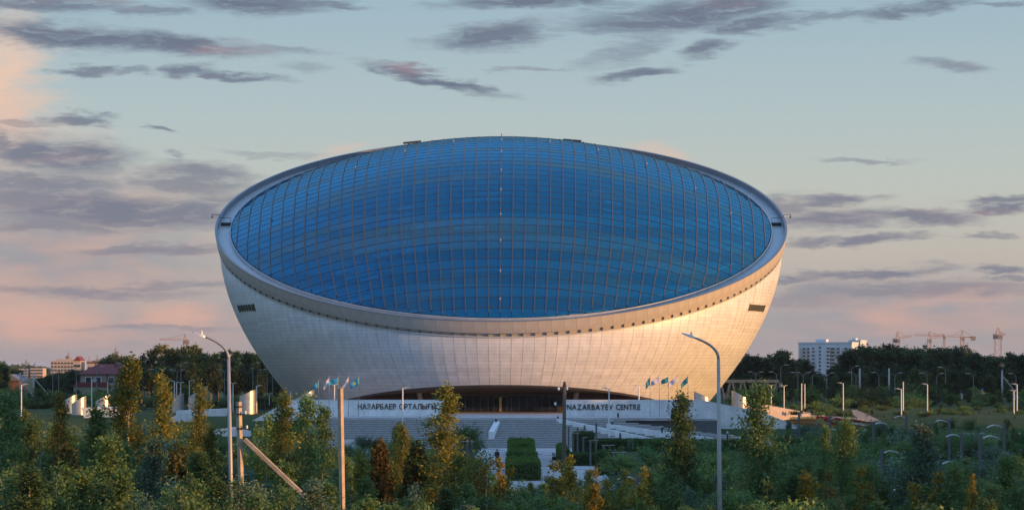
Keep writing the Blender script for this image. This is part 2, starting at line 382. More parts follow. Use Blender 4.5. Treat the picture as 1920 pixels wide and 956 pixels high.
def glassmat():
    m = bpy.data.materials.new('blue_glass'); m.use_nodes = True; t = m.node_tree; t.nodes.clear(); k = NT(t)
    out = k.n('ShaderNodeOutputMaterial'); g = k.n('ShaderNodeNewGeometry'); r = g.outputs['Random Per Island']
    base = k.mix(r, (0.002, 0.122, 0.32), (0.004, 0.165, 0.40))
    d = k.n('ShaderNodeBsdfDiffuse'); k.put(d.inputs[0], base)
    tr = k.n('ShaderNodeBsdfTransparent'); tr.inputs[0].default_value = (0.06, 0.58, 0.85, 1)
    gl = k.n('ShaderNodeBsdfGlossy'); gl.inputs['Roughness'].default_value = 0.04
    k.put(gl.inputs[0], (0.36, 0.80, 1.0, 1))
    fr = k.n('ShaderNodeFresnel'); fr.inputs['IOR'].default_value = 1.6
    m1 = k.n('ShaderNodeMixShader'); m1.inputs[0].default_value = 0.66; k.put(m1.inputs[1], d.outputs[0]); k.put(m1.inputs[2], tr.outputs[0])
    m2 = k.n('ShaderNodeMixShader'); k.put(m2.inputs[0], k.math('MULTIPLY', k.math('ADD', fr.outputs[0], 0.075), 0.72, clamp=True)); k.put(m2.inputs[1], m1.outputs[0]); k.put(m2.inputs[2], gl.outputs[0])
    k.put(out.inputs[0], m2.outputs[0])
    return m
M['glass'] = glassmat()

def groundmat():
    m = bpy.data.materials.new('meadow'); m.use_nodes = True; t = m.node_tree; k = NT(t); b = t.nodes['Principled BSDF']
    tc = k.n('ShaderNodeTexCoord').outputs['Object']
    n1 = k.noise(tc, 0.05, 5.0); n2 = k.noise(tc, 1.3, 6.0, 0.7)
    c = k.mix(k.mr(n1, 0.35, 0.65), (0.030, 0.055, 0.020), (0.055, 0.065, 0.026))
    c = k.mix(k.mr(n2, 0.35, 0.7), c, k.mix(1.0, c, (1.7, 1.5, 1.2), 'MULTIPLY'))
    k.put(b.inputs['Base Color'], c); b.inputs['Roughness'].default_value = 0.95; b.inputs['Specular IOR Level'].default_value = 0.1
    bp = k.n('ShaderNodeBump'); bp.inputs['Strength'].default_value = 0.8; bp.inputs['Distance'].default_value = 0.2
    k.put(bp.inputs['Height'], n2); k.put(b.inputs['Normal'], bp.outputs[0])
    return m
M['ground'] = groundmat()

# ------------------------------------------------------------------ ground
def build_ground():
    ys = [-400, -100, 20, 60, 90] + list(range(110, 300, 10)) + list(range(300, 360, 3)) + list(range(360, 480, 10)) + [500, 550, 600, 700, 850, 1000, 1400, 2000, 3500, 7000, 20000]
    xs = [-9000, -3000, -1200, -600, -350] + list(range(-240, 241, 8)) + [350, 600, 1200, 3000, 9000]
    mb = MB(); n = len(xs)
    for y in ys:
        for x in xs: mb.v.append((x, y, ground_z(x, y) - (1.2 if (-32 < x < 62 and 312 < y < 372) else 0)))
    for j in range(len(ys) - 1):
        for i in range(n - 1): mb.f.append((j * n + i, j * n + i + 1, (j + 1) * n + i + 1, (j + 1) * n + i))
    tag(mb.build('ground', M['ground'], smooth=True, recalc=False), 'green meadow ground of the park around the bowl building', kind='structure')
build_ground()
# ------------------------------------------------------------------ the bowl shaped museum
BX, BY, BZ = -1.9, 400.0, 4.0
TAU = math.asin(0.3762); ST, CT = math.sin(TAU), math.cos(TAU)
RIMZ = 37.28
DISC = Matrix(((1, 0, 0, 0), (0, CT, -ST, 0), (0, ST, CT, RIMZ - BZ), (0, 0, 0, 1)))     # disc frame -> building frame
bowl = thing('museum', 'huge bowl shaped museum with metal cladding and a tilted blue glass dome', 'museum', (BX, BY, BZ))
RT, HT = 49.35, -2.75          # upper edge of the cladding in the disc frame
RB = 35.3
def rimpt(th): return DISC @ Vector((RT * math.sin(th), -RT * math.cos(th), HT))
def arch_z(th):
    """lower edge of the cladding: lifted to a shallow arch over the entrance"""
    x = RB * math.sin(th)
    if math.cos(th) < 0: return 0.0
    return max(0.0, 4.55 * (1 - (x / 31.5) ** 2)) if abs(x) < 31.5 else 0.0
def wall_pt(th, z, off=0.0):
    p1 = rimpt(th); t = min(1.0, max(0.0, z / p1.z)); s_ = 1 - (1 - t) ** 1.8
    b = Vector((RB * math.sin(th), -RB * math.cos(th), 0))
    q = b.lerp(Vector((p1.x, p1.y, 0)), s_)
    r = 1 + off / max(1.0, Vector((q.x, q.y)).length)
    return Vector((q.x * r, q.y * r, z))
NSTRIP, ROWH = 170, 0.55
def strip_mesh(i, rnd):
    mb = MB(); a0 = 2 * PI * i / NSTRIP; a1 = 2 * PI * (i + 1) / NSTRIP
    g = 0.018 / 45.0 * 1.15
    t0, t1 = a0 + g, a1 - g
    zt0, zt1 = rimpt(t0).z, rimpt(t1).z; zb0, zb1 = arch_z(t0), arch_z(t1)
    z = 0.0; tilt = rnd.uniform(-0.012, 0.012)
    while z < max(zt0, zt1):
        za, zb = z + 0.008, z + ROWH - 0.008
        L0, L1 = min(max(za, zb0), zt0), min(max(zb, zb0), zt0); R0, R1 = min(max(za, zb1), zt1), min(max(zb, zb1), zt1)
        if L1 - L0 > 0.03 or R1 - R0 > 0.03:
            o = rnd.uniform(0, 0.012); u = rnd.uniform(-0.006, 0.006)
            q = [wall_pt(t0, L0, o + tilt), wall_pt(t1, R0, o - tilt + u), wall_pt(t1, R1, o - tilt), wall_pt(t0, L1, o + tilt + u)]
            r = [wall_pt(t0, L0, -0.09), wall_pt(t1, R0, -0.09), wall_pt(t1, R1, -0.09), wall_pt(t0, L1, -0.09)]
            b = len(mb.v); mb.v.extend(tuple(p) for p in q + r)
            mb.f.extend(tuple(b + k for k in f) for f in ((0, 1, 2, 3), (0, 4, 5, 1), (1, 5, 6, 2), (2, 6, 7, 3), (3, 7, 4, 0)))
        z += ROWH
    return mb
rnd = random.Random(5)
for i in range(NSTRIP):
    strip_mesh(i, rnd).build('cladding_panel', M['panel'], bowl, recalc=False)
# dark backing behind the open joints
mb = MB(); nz = 24
for j in range(NSTRIP + 1):
    th = 2 * PI * j / NSTRIP; zt = rimpt(th).z; zb = arch_z(th) + 0.02
    for k in range(nz + 1): mb.v.append(tuple(wall_pt(th, zb + (zt - zb) * k / nz, -0.10)))
for j in range(NSTRIP):
    for k in range(nz):
        a = j * (nz + 1) + k; mb.f.append((a, a + nz + 1, a + nz + 2, a + 1))
mb.build('inner_shell', M['backing'], bowl, smooth=True, recalc=False)

def disc_lathe(name, prof, m, n=200, smooth=False):
    mb = MB().lathe(prof, n); mb.v = [tuple(DISC @ Vector(p)) for p in mb.v]
    return mb.build(name, m, bowl, smooth=smooth)
disc_lathe('rim_gutter', [(47.38, -0.49), (47.5, -0.52), (47.56, -1.0), (49.64, -1.0), (49.64, -1.2)], M['rim'])
disc_lathe('rim_lip', [(49.62, -1.1), (49.62, 0.0), (50.0, 0.03), (50.06, -0.02), (50.04, -0.07), (49.9, -0.08)], M['lipdark'])
disc_lathe('cladding_trim', [(49.38, -2.95), (49.62, -2.92), (49.62, -2.72), (49.38, -2.7)], M['trim'])
disc_lathe('shadow_gap', [(49.3, -2.75), (49.35, -2.1)], M['fascia'])
# fascia panels round the rim, one mesh turned round the disc axis
NF = 155
da = 2 * PI / NF; w = da * (1 - 0.012)
mb = MB()
rows = [(49.98, -0.03), (49.93, -1.1), (49.80, -2.12), (49.45, -2.2)]
for r, h in rows:
    for a in (-w / 2, 0, w / 2): mb.v.append((r * math.sin(a), -r * math.cos(a), h))
for k in range(3):
    for j in range(2): a = k * 3 + j; mb.f.append((a, a + 1, a + 4, a + 3))
for a, b in ((0, 3), (3, 6), (6, 9)):      # side returns
    for off in (0, 2):
        p, q = Vector(mb.v[a + off]), Vector(mb.v[b + off])
        mb.face([p, q, q * Vector((0.997, 0.997, 1)), p * Vector((0.997, 0.997, 1))]) if False else mb.face([p, q, (q.x * .997, q.y * .997, q.z), (p.x * .997, p.y * .997, p.z)])
fme = mb.mesh('fascia_panel', M['fascia'], recalc=False)
# outward facing
fme.flip_normals()
for i in range(NF):
    o = link('fascia_panel', fme, bowl); o.matrix_basis = DISC @ Matrix.Rotation(da * (i + 0.5), 4, 'Z')
mb = MB().box((-0.035, -49.60, -2.72), (0.035, -49.2, -2.18)); fin = mb.mesh('fin', M['lipdark'])
for i in range(NSTRIP):
    a = 2 * PI * i / NSTRIP
    if math.cos(a) > -0.15:
        o = link('fin', fin, bowl); o.matrix_basis = DISC @ Matrix.Rotation(a, 4, 'Z')

# glass dome -------------------------------------------------------
RG, RS, HC, H0 = 47.3, 105.0, 0.0, -0.45
HS = math.sqrt(RS * RS - RG * RG)
def dome(a, b, off=0.0):
    h = math.sqrt(max(0.0, RS * RS - a * a - b * b))
    p = Vector((a, b, h)); p *= (RS + off) / RS
    return DISC @ Vector((p.x, p.y, p.z - HS + H0))
GB = ([-48, -38, -30, -25, -15, -5, 0, 7, 20, 48], [.815, .875, .925, .945, .968, .984, .993, 1.0, 1.005, 1.0])
def colx(i, b): return 118.0 * math.sin(i * 0.01842) * float(np.interp(b, *GB))
NR = 42; PH = math.asin(RG / RS)
brow = [RS * math.sin(-PH + 2 * PH * j / NR) for j in range(NR + 1)]
def clip_circle(poly, R):
    """clip a convex polygon by a disc (96 sided)"""
    n = 96
    for k in range(n):
        a = 2 * PI * (k + 0.5) / n; nx, ny = math.cos(a), math.sin(a); res = []
        for i in range(len(poly)):
            p, q = poly[i], poly[(i + 1) % len(poly)]
            dp, dq = p[0] * nx + p[1] * ny - R, q[0] * nx + q[1] * ny - R
            if dp <= 0: res.append(p)
            if (dp < 0 < dq) or (dq < 0 < dp):
                t = dp / (dp - dq); res.append((p[0] + (q[0] - p[0]) * t, p[1] + (q[1] - p[1]) * t))
        poly = res
        if len(poly) < 3: return []
    return poly
panes = []; rnd = random.Random(8)
for j in range(NR):
    b0, b1 = brow[j] + 0.03, brow[j + 1] - 0.03
    for i in range(-27, 27):
        poly = [(colx(i, b0) + 0.05, b0), (colx(i + 1, b0) - 0.05, b0), (colx(i + 1, b1) - 0.05, b1), (colx(i, b1) + 0.05, b1)]
        if min(p[0] ** 2 + p[1] ** 2 for p in poly) > RG * RG: continue
        if max(p[0] ** 2 + p[1] ** 2 for p in poly) > (RG - 0.1) ** 2: poly = clip_circle(poly, RG - 0.08)
        if len(poly) < 3: continue
        ar = 0.5 * abs(sum(poly[k][0] * poly[(k + 1) % len(poly)][1] - poly[(k + 1) % len(poly)][0] * poly[k][1] for k in range(len(poly))))
        if ar < 0.08: continue
        tx, ty = rnd.gauss(0, 0.0035), rnd.gauss(0, 0.0035); ca = sum(p[0] for p in poly) / len(poly); cb = sum(p[1] for p in poly) / len(poly)
        top = [dome(a, b, (a - ca) * tx + (b - cb) * ty) for a, b in poly]; bot = [dome(a, b, -0.05) for a, b in poly]
        c = sum(top, Vector()) / len(top) + Vector((BX, BY, BZ)); nrm = (top[1] - top[0]).cross(top[2] - top[0]).normalized()
        v = Vector((0, 0, CZ)) - c; show = ar * max(0.0, nrm.dot(v.normalized())) / v.length_squared
        panes.append((show, top, bot))
panes.sort(key=lambda p: -p[0])
def pane_into(mb, top, bot):
    n = len(top); i = len(mb.v); mb.v.extend(tuple(p) for p in top + bot); mb.f.append(tuple(i + k for k in range(n)))
    for k in range(n): mb.f.append((i + k, i + n + k, i + n + (k + 1) % n, i + (k + 1) % n))
for s_, top, bot in panes[:298]:
    mb = MB(); pane_into(mb, top, bot); mb.build('pane', M['glass'], bowl, recalc=False)
mb = MB()
for s_, top, bot in panes[298:]: pane_into(mb, top, bot)
tag(mb.build('pane', M['glass'], bowl, recalc=False), kind='stuff')
def ribbon(pts_ab, w, up, dn):
    """bar following the dome"""
    mb = MB(); prev = None
    for k, (a, b) in enumerate(pts_ab):
        a2, b2 = pts_ab[min(k + 1, len(pts_ab) - 1)]; a1, b1 = pts_ab[max(k - 1, 0)]
        t = Vector((a2 - a1, b2 - b1)).normalized(); nx, ny = -t.y * w / 2, t.x * w / 2
        for (s1, o) in ((-1, up), (1, up), (1, dn), (-1, dn)): mb.v.append(tuple(dome(a + nx * s1, b + ny * s1, o)))
        if k:
            i = (k - 1) * 4
            for q in range(4): mb.f.append((i + q, i + (q + 1) % 4, i + 4 + (q + 1) % 4, i + 4 + q))
    return mb
for i in range(-26, 27):
    pts = [(colx(i, b), b) for b in np.linspace(-RG, RG, 97) if colx(i, b) ** 2 + b * b < (RG - 0.05) ** 2]
    if len(pts) > 3: ribbon(pts, 0.15, 0.11, -0.25).build('mullion', M['mullion'], bowl)
for j in range(1, NR):
    b = brow[j]; e = math.sqrt(max(0, (RG - 0.05) ** 2 - b * b))
    pts = [(a, b) for a in np.linspace(-e, e, 61)]
    ribbon(pts, 0.08, 0.03, -0.2).build('transom', M['transom'], bowl)
# small fittings on the ribs
mb = MB().sphere((0, 0, 0.30), 0.16, 8, 6).tube([(0, 0, -0.1), (0, 0, 0.3)], 0.06, 6); knob = mb.mesh('lightning_rod', M['galv'], smooth=True)
for i, b in [(0, -44), (0, -38), (0, -30.5), (0, -23), (0, -14.5), (0, -6), (0, 5), (0, 16), (0, 27), (-4, 16), (4, 16), (8, 13), (-8, 12), (-12, 6), (-16, -1), (12, 9), (16, 1), (-19, -8), (19, -6)]:
    a = colx(i, b); p = dome(a, b, 0.1); link('lightning_rod', knob, bowl, p)
# maintenance gangways on the rim, roof hatches, railing arms
mb = MB().box((-1.8, 0, 0.0), (1.8, 0.5, 0.28)); hatch = mb.mesh('roof_vent', M['dark'])
for a in (-17.5, 13.6):
    o = link('roof_vent', hatch, bowl)
    th = math.asin(a / 49.8); o.matrix_basis = DISC @ Matrix.Translation((49.8 * math.sin(th), 49.8 * math.cos(th), 0.2)) @ Matrix.Rotation(-th, 4, 'Z')
for sgn in (-1, 1):
    mb = MB()
    mb.tube([(sgn * 49.6, 1, 0), (sgn * 49.8, 1, 0.6), (sgn * 51.0, 1, 0.65)], 0.05, 6).tube([(sgn * 51.0, 1, 0.65), (sgn * 51.0, 1, 0.2)], 0.05, 6).box((sgn * 51.0 - 0.14, 0.9, 0.05), (sgn * 51.0 + 0.14, 1.1, 0.25))
    mb.v = [tuple(DISC @ Vector(p)) for p in mb.v]; mb.build('camera_bracket', M['dark'], bowl)
    mb = MB().box((sgn * 48.4 - 0.95, -0.4, -1.0), (sgn * 48.4 + 0.95, 0.1, -0.5)).tube([(sgn * 47.6, -0.15, -0.3), (sgn * 47.6, -0.15, 0.4), (sgn * 49.2, -0.15, 0.4)], 0.05, 6)
    mb.v = [tuple(DISC @ Vector(p)) for p in mb.v]; mb.build('gutter_step', M['dark'], bowl)
# louvred openings high on the flanks
for sgn in (-1, 1):
    def th_at(px, z):      # the angle at which the wall shows at this column
        lo, hi = 0.2, 1.5
        for _ in range(40):
            md = (lo + hi) / 2; q = wall_pt(md * sgn, z); x_ = 960 + F * (q.x + BX) / (q.y + BY)
            if (x_ - px) * sgn < 0: lo = md
            else: hi = md
        return lo * sgn
    z0, z1 = 16.6, 17.85
    ta, tb = th_at(480 if sgn < 0 else 1402, z0), th_at(449 if sgn < 0 else 1430, z0)
    fr = MB(); th0, th1 = min(ta, tb), max(ta, tb)
    q = [wall_pt(th0, z0, 0.05), wall_pt(th1, z0, 0.05), wall_pt(th1, z1, 0.05), wall_pt(th0, z1, 0.05)]
    fr.face(q); g = fr.build('louvre', M['dark'], bowl)
    for k in range(7):
        a = th0 + (th1 - th0) * (k + 0.06) / 7; b = th0 + (th1 - th0) * (k + 0.94) / 7
        s_ = MB(); s_.face([wall_pt(a, z0 + .1, 0.07), wall_pt(b, z0 + .1, 0.14), wall_pt(b, z1 - .1, 0.14), wall_pt(a, z1 - .1, 0.07)])
        s_.build('slat', M['louvre'], g)

# terraced galleries inside, seen through the glass -------------------
def dome_b(a, z, off):
    lo, hi = -math.sqrt(max(0, 46.0 ** 2 - a * a)), 20.0
    if dome(a, lo, off).z > z: return None
    for _ in range(24):
        md = (lo + hi) / 2
        if dome(a, md, off).z < z: lo = md
        else: hi = md
    return lo
for k in range(5):
    z = 14.6 + 4.15 * k; off = -2.2; mb = MB(); prev = None
    for a in np.linspace(-44, 44, 67):
        b = dome_b(a, z + 1.9, off)
        if b is None: prev = None; continue
        p = dome(a, b, off); i_ = len(mb.v); q = Vector((0, 1, 0))
        for dy, zz in ((0, z), (0, z + 1.9), (0.3, z + 1.9), (0.3, z + .35), (9.0, z + .35), (9.0, z)): mb.v.append((p.x, p.y + dy, zz))
        if prev is not None:
            for r in range(6): mb.f.append((prev + r, prev + (r + 1) % 6, i_ + (r + 1) % 6, i_ + r))
        prev = i_
    if mb.f: mb.build('gallery', M['floor'], bowl, recalc=True)

# pale patches under the glass standing in for cloud reflections on the dome
def dome_at(px, py):
    o = Vector((0, 0, CZ)); d = Vector(((px - 960) / F, 1, (HZ - py) / F))
    cen = Vector((BX, BY, BZ)) + DISC @ Vector((0, 0, H0 - HS)); oc = o - cen
    A, B, Q = d.dot(d), oc.dot(d), oc.dot(oc) - RS * RS; t = (-B - math.sqrt(max(0, B * B - A * Q))) / A
    p = DISC.inverted() @ (o + d * t - Vector((BX, BY, BZ))); return p.x, p.y
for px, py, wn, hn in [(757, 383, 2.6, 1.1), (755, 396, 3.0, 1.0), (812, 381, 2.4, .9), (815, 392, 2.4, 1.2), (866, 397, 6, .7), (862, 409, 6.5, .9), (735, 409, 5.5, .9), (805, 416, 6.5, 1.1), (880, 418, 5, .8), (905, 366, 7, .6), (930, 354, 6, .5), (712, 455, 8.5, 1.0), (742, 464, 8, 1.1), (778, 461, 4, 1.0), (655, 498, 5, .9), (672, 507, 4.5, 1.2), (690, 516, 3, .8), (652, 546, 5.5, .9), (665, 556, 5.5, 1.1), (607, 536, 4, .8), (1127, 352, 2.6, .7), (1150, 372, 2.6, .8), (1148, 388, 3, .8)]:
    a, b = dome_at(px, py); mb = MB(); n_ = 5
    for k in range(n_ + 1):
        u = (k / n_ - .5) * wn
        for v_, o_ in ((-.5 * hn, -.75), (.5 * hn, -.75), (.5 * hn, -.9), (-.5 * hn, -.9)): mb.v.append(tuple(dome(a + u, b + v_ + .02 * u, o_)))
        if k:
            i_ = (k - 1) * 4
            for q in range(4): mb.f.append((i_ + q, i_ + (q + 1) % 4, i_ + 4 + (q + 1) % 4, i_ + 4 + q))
    mb.f.append((0, 1, 2, 3)); mb.f.append((n_ * 4 + 3, n_ * 4 + 2, n_ * 4 + 1, n_ * 4)); mb.build('reflection_patch', M['white'], bowl)

# entrance under the arch -------------------------------------------
GY = -25.0                                   # glazed front, building frame
mb = MB(); n = 48
ths = [math.asin(max(-1, min(1, x / 31.5 * 0.9))) for x in np.linspace(-1, 1, 1)] if False else None
xs_ = np.linspace(-30.5, 30.5, n + 1)
for x in xs_:
    th = math.asin(x / RB); p = wall_pt(th, max(0.02, arch_z(th)), -0.02)
    hin = max(0.05, min(2.9, arch_z(th) - 0.25))
    q = Vector((p.x * 0.97, max(p.y + 0.6, GY + 0.1 - 0.0), hin)) if p.y < GY else Vector((p.x * 0.93, p.y + 1.2, hin))
    mb.v.extend([tuple(p), tuple(p + Vector((0, 0.5, -0.35)) if arch_z(th) > 0.6 else p + Vector((0, .5, 0))), tuple(q)])
for j in range(n):
    for k in range(2): a = j * 3 + k; mb.f.append((a, a + 3, a + 4, a + 1))
mb.build('soffit', M['soffit'], bowl, smooth=False)
mb = MB()
mb.box((-23.5, GY + 0.3, 0.0), (-11.2, GY + 0.8, 3.6)); mb.box((9.6, GY + 0.3, 0.0), (23.5, GY + 0.8, 3.6)); mb.box((-23.5, GY + 0.3, 2.86), (23.5, GY + 0.9, 5))
mb.build('entrance_wall', M['brownwall'], bowl)
mb = MB().box((-11.2, GY + 7.5, 0), (9.6, GY + 7.8, 3.2)); mb.box((-11.2, GY + 0.9, -0.02), (9.6, GY + 7.5, 0.02)); mb.build('lobby', M['brownwall'], bowl)
xm = list(np.linspace(-10.9, 9.4, 17))
for a, b in zip(xm[:-1], xm[1:]):
    if abs((a + b) / 2 + 0.1) > 1.3 or True:
        MB().box((a + 0.05, GY + 0.28, 0.06), (b - 0.05, GY + 0.32, 2.84)).build('entrance_pane', M['facade_glass'], bowl)
for a in xm:
    MB().box((a - 0.05, GY + 0.14, 0.0), (a + 0.05, GY + 0.27, 2.86)).build('entrance_mullion', M['greypost'], bowl)
MB().box((-11.1, GY + 0.1, 2.7), (9.6, GY + 0.26, 2.86)).build('entrance_transom', M['greypost'], bowl)
dr = MB().box((-1.15, GY - 0.10, 2.42), (1.15, GY + 0.06, 2.54)).box((-1.15, GY - 0.10, 0), (-1.03, GY + 0.06, 2.42)).box((1.03, GY - 0.10, 0), (1.15, GY + 0.06, 2.42)).build('door_frame', M['greypost'], bowl)
for x0, x1 in ((-1.0, -0.09), (0.09, 1.0)):
    d_ = MB().box((x0, GY - 0.06, 0.03), (x1, GY - 0.02, 2.4)).build('door', M['facade_glass'], bowl)
    e = x1 if x0 < 0 else x0
    MB().box((e - 0.10, GY - 0.14, 0.05), (e + 0.10, GY - 0.07, 2.4)).build('door_stile', M['gold'], d_)
for x, lean in ((-13.2, 0.55), (12.4, -0.62), (-8.6, -0.25)):
    MB().tube([(x + lean * 1.0, GY - 2.4, 0), (x - lean * 0.5, GY - 3.4, 3.9)], 0.42 if abs(x) > 10 else 0.14, 14).build('column', M['rim'] if abs(x) > 10 else M['greypost'], bowl, smooth=False)

# ------------------------------------------------------------------ terrace, stairs, wing walls
tz = 4.0
mb = MB().box((-33, 327.5, tz - 0.4), (26, 378, tz)); 
tag(mb.build('terrace', M['paving']), 'paved terrace in front of the glazed entrance', kind='structure')
mb = MB().box((-30, 328.2, 0.0), (30, 370, tz - 0.41)); tag(mb.build('terrace_base', M['granitedark']), 'dark stone base of the entrance terrace', kind='structure')
M['lit_edge'] = mat('step_lit_edge', (0.58, 0.59, 0.60), 0.7, 0, 0.1, 2.0)  # pale strip on each step edge in place of the sky-lit tread
st = thing('staircase', 'broad flight of grey granite steps up to the entrance terrace', 'staircase', (2, 320, 0))
NST = 17; rise = tz / NST; run = 0.62
XL = WX(597, 327) - 2
for k in range(NST):
    top = tz - rise * (k + 0.0) if k else tz
    zt = tz - rise * k; yf = 327.4 - run * (k + 1); xr = WX(1150 + 23.0 * k, 327) - 2
    mb = MB().box((XL - 0.25 * k, yf - 320, zt - rise - 0.05), (xr, yf + run + 0.03 - 320, zt - rise))
    mb.box((XL - 0.25 * k, yf + 0.05 - 320, -0.3), (xr, yf + run - 320, zt - rise - 0.05 - 0.002))
    sp = mb.build('step', M['granite'], st)
    MB().box((XL - 0.25 * k, yf - 0.03 - 320, zt - rise - 0.06), (xr + .02, yf - 320 - 0.002, zt - rise + 0.006)).build('lit_edge', M['lit_edge'], sp)
    if k < NST - 1:   # wide returns at the right end, behind the tread below
        mb = MB().box((xr - 5.5, 327.4 - 320, -0.3), (xr, 338.5 - 320, zt - rise + 0.0)); 
        mb.build('landing', M['granite'], st)
# wing walls with the raised lettering
WY = 338.9
def wing_wall(label, poly_px, thick=0.7, m='whitestone'):
    w_ = thing('wing_wall', label, 'wall', (0, WY, 0))
    poly = [(WX(a, WY), WZ(b, WY)) for a, b in poly_px]
    MB().prism(poly, 'y', 0.0, thick).build('wall_body', M[m], w_)
    return w_, poly
zb_ = HZ + (CZ - 0.0) * F / WY
wl, pl = wing_wall('white stone wing wall left of the entrance with Cyrillic bronze lettering', [(543, 750), (836, 750), (836, 782), (600, 782), (600, 830), (440, 830), (452, 801)], m='whitestone_lit')
wr, pr = wing_wall('white stone wing wall right of the entrance with the English name in bronze letters', [(1060, 750), (1312, 750), (1424, 771), (1535, 815), (1535, 832), (1060, 832)])
def coping(w_, pts, name='coping'):
    for (a, b), (c, d) in zip(pts[:-1], pts[1:]):
        MB().beam((WX(a, WY), 0.35, WZ(b, WY) + 0.02), (WX(c, WY), 0.35, WZ(d, WY) + 0.02), 0.8, 0.1).build(name, M['white'], w_)
coping(wl, [(452, 801), (543, 750), (836, 750)]); coping(wr, [(1060, 750), (1312, 750), (1424, 771), (1535, 815)])
def letters(w_, text, px0, px1, py_base, cap_px):
    gl = []
    for ch in text:
        if ch == ' ': gl.append(None); continue
        cu = bpy.data.curves.new('letter', 'FONT'); cu.body = ch; cu.extrude = 0.04; cu.offset = 0.02; cu.size = 1.0
        o = bpy.data.objects.new('letter_tmp', cu); COL.objects.link(o)
        dg = bpy.context.evaluated_depsgraph_get(); me = bpy.data.meshes.new_from_object(o.evaluated_get(dg))
        bpy.data.objects.remove(o)
        co = np.empty(len(me.vertices) * 3); me.vertices.foreach_get('co', co); co = co.reshape(-1, 3)
        gl.append((me, co[:, 0].min(), co[:, 0].max(), co[:, 1].max()))
    cap = max(g[3] for g in gl if g and True) if False else [g for g in gl if g][1][3]
    tot = sum((g[2] - g[1]) if g else 0.30 for g in gl) + 0.085 * (len(gl) - 1)
    sx = WX(px1, WY) - WX(px0, WY); kx = sx / tot; kz = cap_px / F * WY / cap
    x = WX(px0, WY); z = WZ(py_base, WY)
    for g in gl:
        if g is None: x += (0.30 + 0.085) * kx; continue
        me = g[0]; me.materials.clear(); me.materials.append(M['brass']); me.name = 'letter'
        o = link('letter', me, w_, (x - g[1] * kx, -0.06, z), (PI / 2, 0, 0), (kx, kz, 1.0))
        x += (g[2] - g[1] + 0.085) * kx
letters(wl, 'НАЗАРБАЕВ ОРТАЛЫҒЫ', 671, 818, 766.6, 10.2)
letters(wr, 'NAZARBAYEV CENTRE', 1063.5, 1200.5, 767.6, 10.2)
# low white cheek walls stepping down over the flight
def cheek(label, ax, ad, az, bx, bd, bz, h=0.9, w=0.55):
    a = Vector((WX(ax, ad), ad, az)); b = Vector((WX(bx, bd), bd, bz)); dr_ = Vector((b.x - a.x, b.y - a.y, 0)).normalized(); nn = Vector((-dr_.y, dr_.x, 0)) * w / 2
    mb = MB(); t = thing('cheek_wall', label, 'wall', (a.x, a.y, 0))
    P = []
    for p, q in ((a, 1), (b, 1)):
        for s_ in (-1, 1): P.append(p + nn * s_ - Vector((a.x, a.y, 0)))
    i = len(mb.v)
    top = [P[0], P[1], P[3], P[2]]; bot = [p - Vector((0, 0, h)) for p in top]
    mb.v.extend(tuple(p) for p in top + bot); mb.f.extend([(0, 1, 2, 3), (7, 6, 5, 4), (0, 4, 5, 1), (1, 5, 6, 2), (2, 6, 7, 3), (3, 7, 4, 0)])
    mb.build('wall_body', M['whitestone'], t); return t
cheek('low white stone cheek wall slanting down the steps below the English lettering', 1045, 326.6, 3.95, 1262, 316.6, 0.75, 1.2)
cheek('low white stone cheek wall farther right slanting over the lower steps', 1138, 324.6, 3.22, 1382, 316.4, 1.0, 1.2)
cheek('short white cheek wall left of the middle steps beside the green willow', 932, 325.8, 3.55, 921, 320.5, 2.2, 1.5, .8)
# ------------------------------------------------------------------ paths, hedges and park furniture
def sheet(name, pts, z, m, label, kind='structure', dz=0.0):
    mb = MB(); mb.face([(x, y, z) for x, y in pts]); return tag(mb.build(name, m, recalc=False), label, kind=kind)
def ribbon_ground(name, pts, w, m, label, lift=0.012, n=24):
    """a path following the terrain"""
    mb = MB(); P = []
    for (a, b), (c, d) in zip(pts[:-1], pts[1:]):
        for k in range(n): P.append(Vector((a + (c - a) * k / n, b + (d - b) * k / n)))
    P.append(Vector(pts[-1]))
    for k, p in enumerate(P):
        t = (P[min(k + 1, len(P) - 1)] - P[max(k - 1, 0)]).normalized(); nx = Vector((-t.y, t.x)) * w / 2
        for s_ in (-1, 0, 1):
            q = p + nx * s_; mb.v.append((q.x, q.y, max(ground_z(q.x, q.y), ground_z(p.x, p.y)) + lift))
    for k in range(len(P) - 1):
        for j in range(2): a = k * 3 + j; mb.f.append((a, a + 1, a + 4, a + 3))
    o = mb.build(name, m, recalc=False); o.data.flip_normals(); return tag(o, label, kind='structure')
sheet('plaza', [(-6.4, 150), (9.5, 150), (9.5, 317.4), (-6.4, 317.4)], 0.014, M['paving'], 'grey paved path leading to the foot of the steps')
MB().box((-6.6, 165, 0.0), (-6.42, 317, 0.12)).build('kerb', M['granite'])['kind'] = 'structure'
MB().box((9.52, 165, 0.0), (9.7, 317, 0.12)).build('kerb', M['granite'])['kind'] = 'structure'
ribbon_ground('path', [(36, 318), (60, 308), (95, 318)], 4, M['greystone'], 'pale footpath crossing below the flower slope')

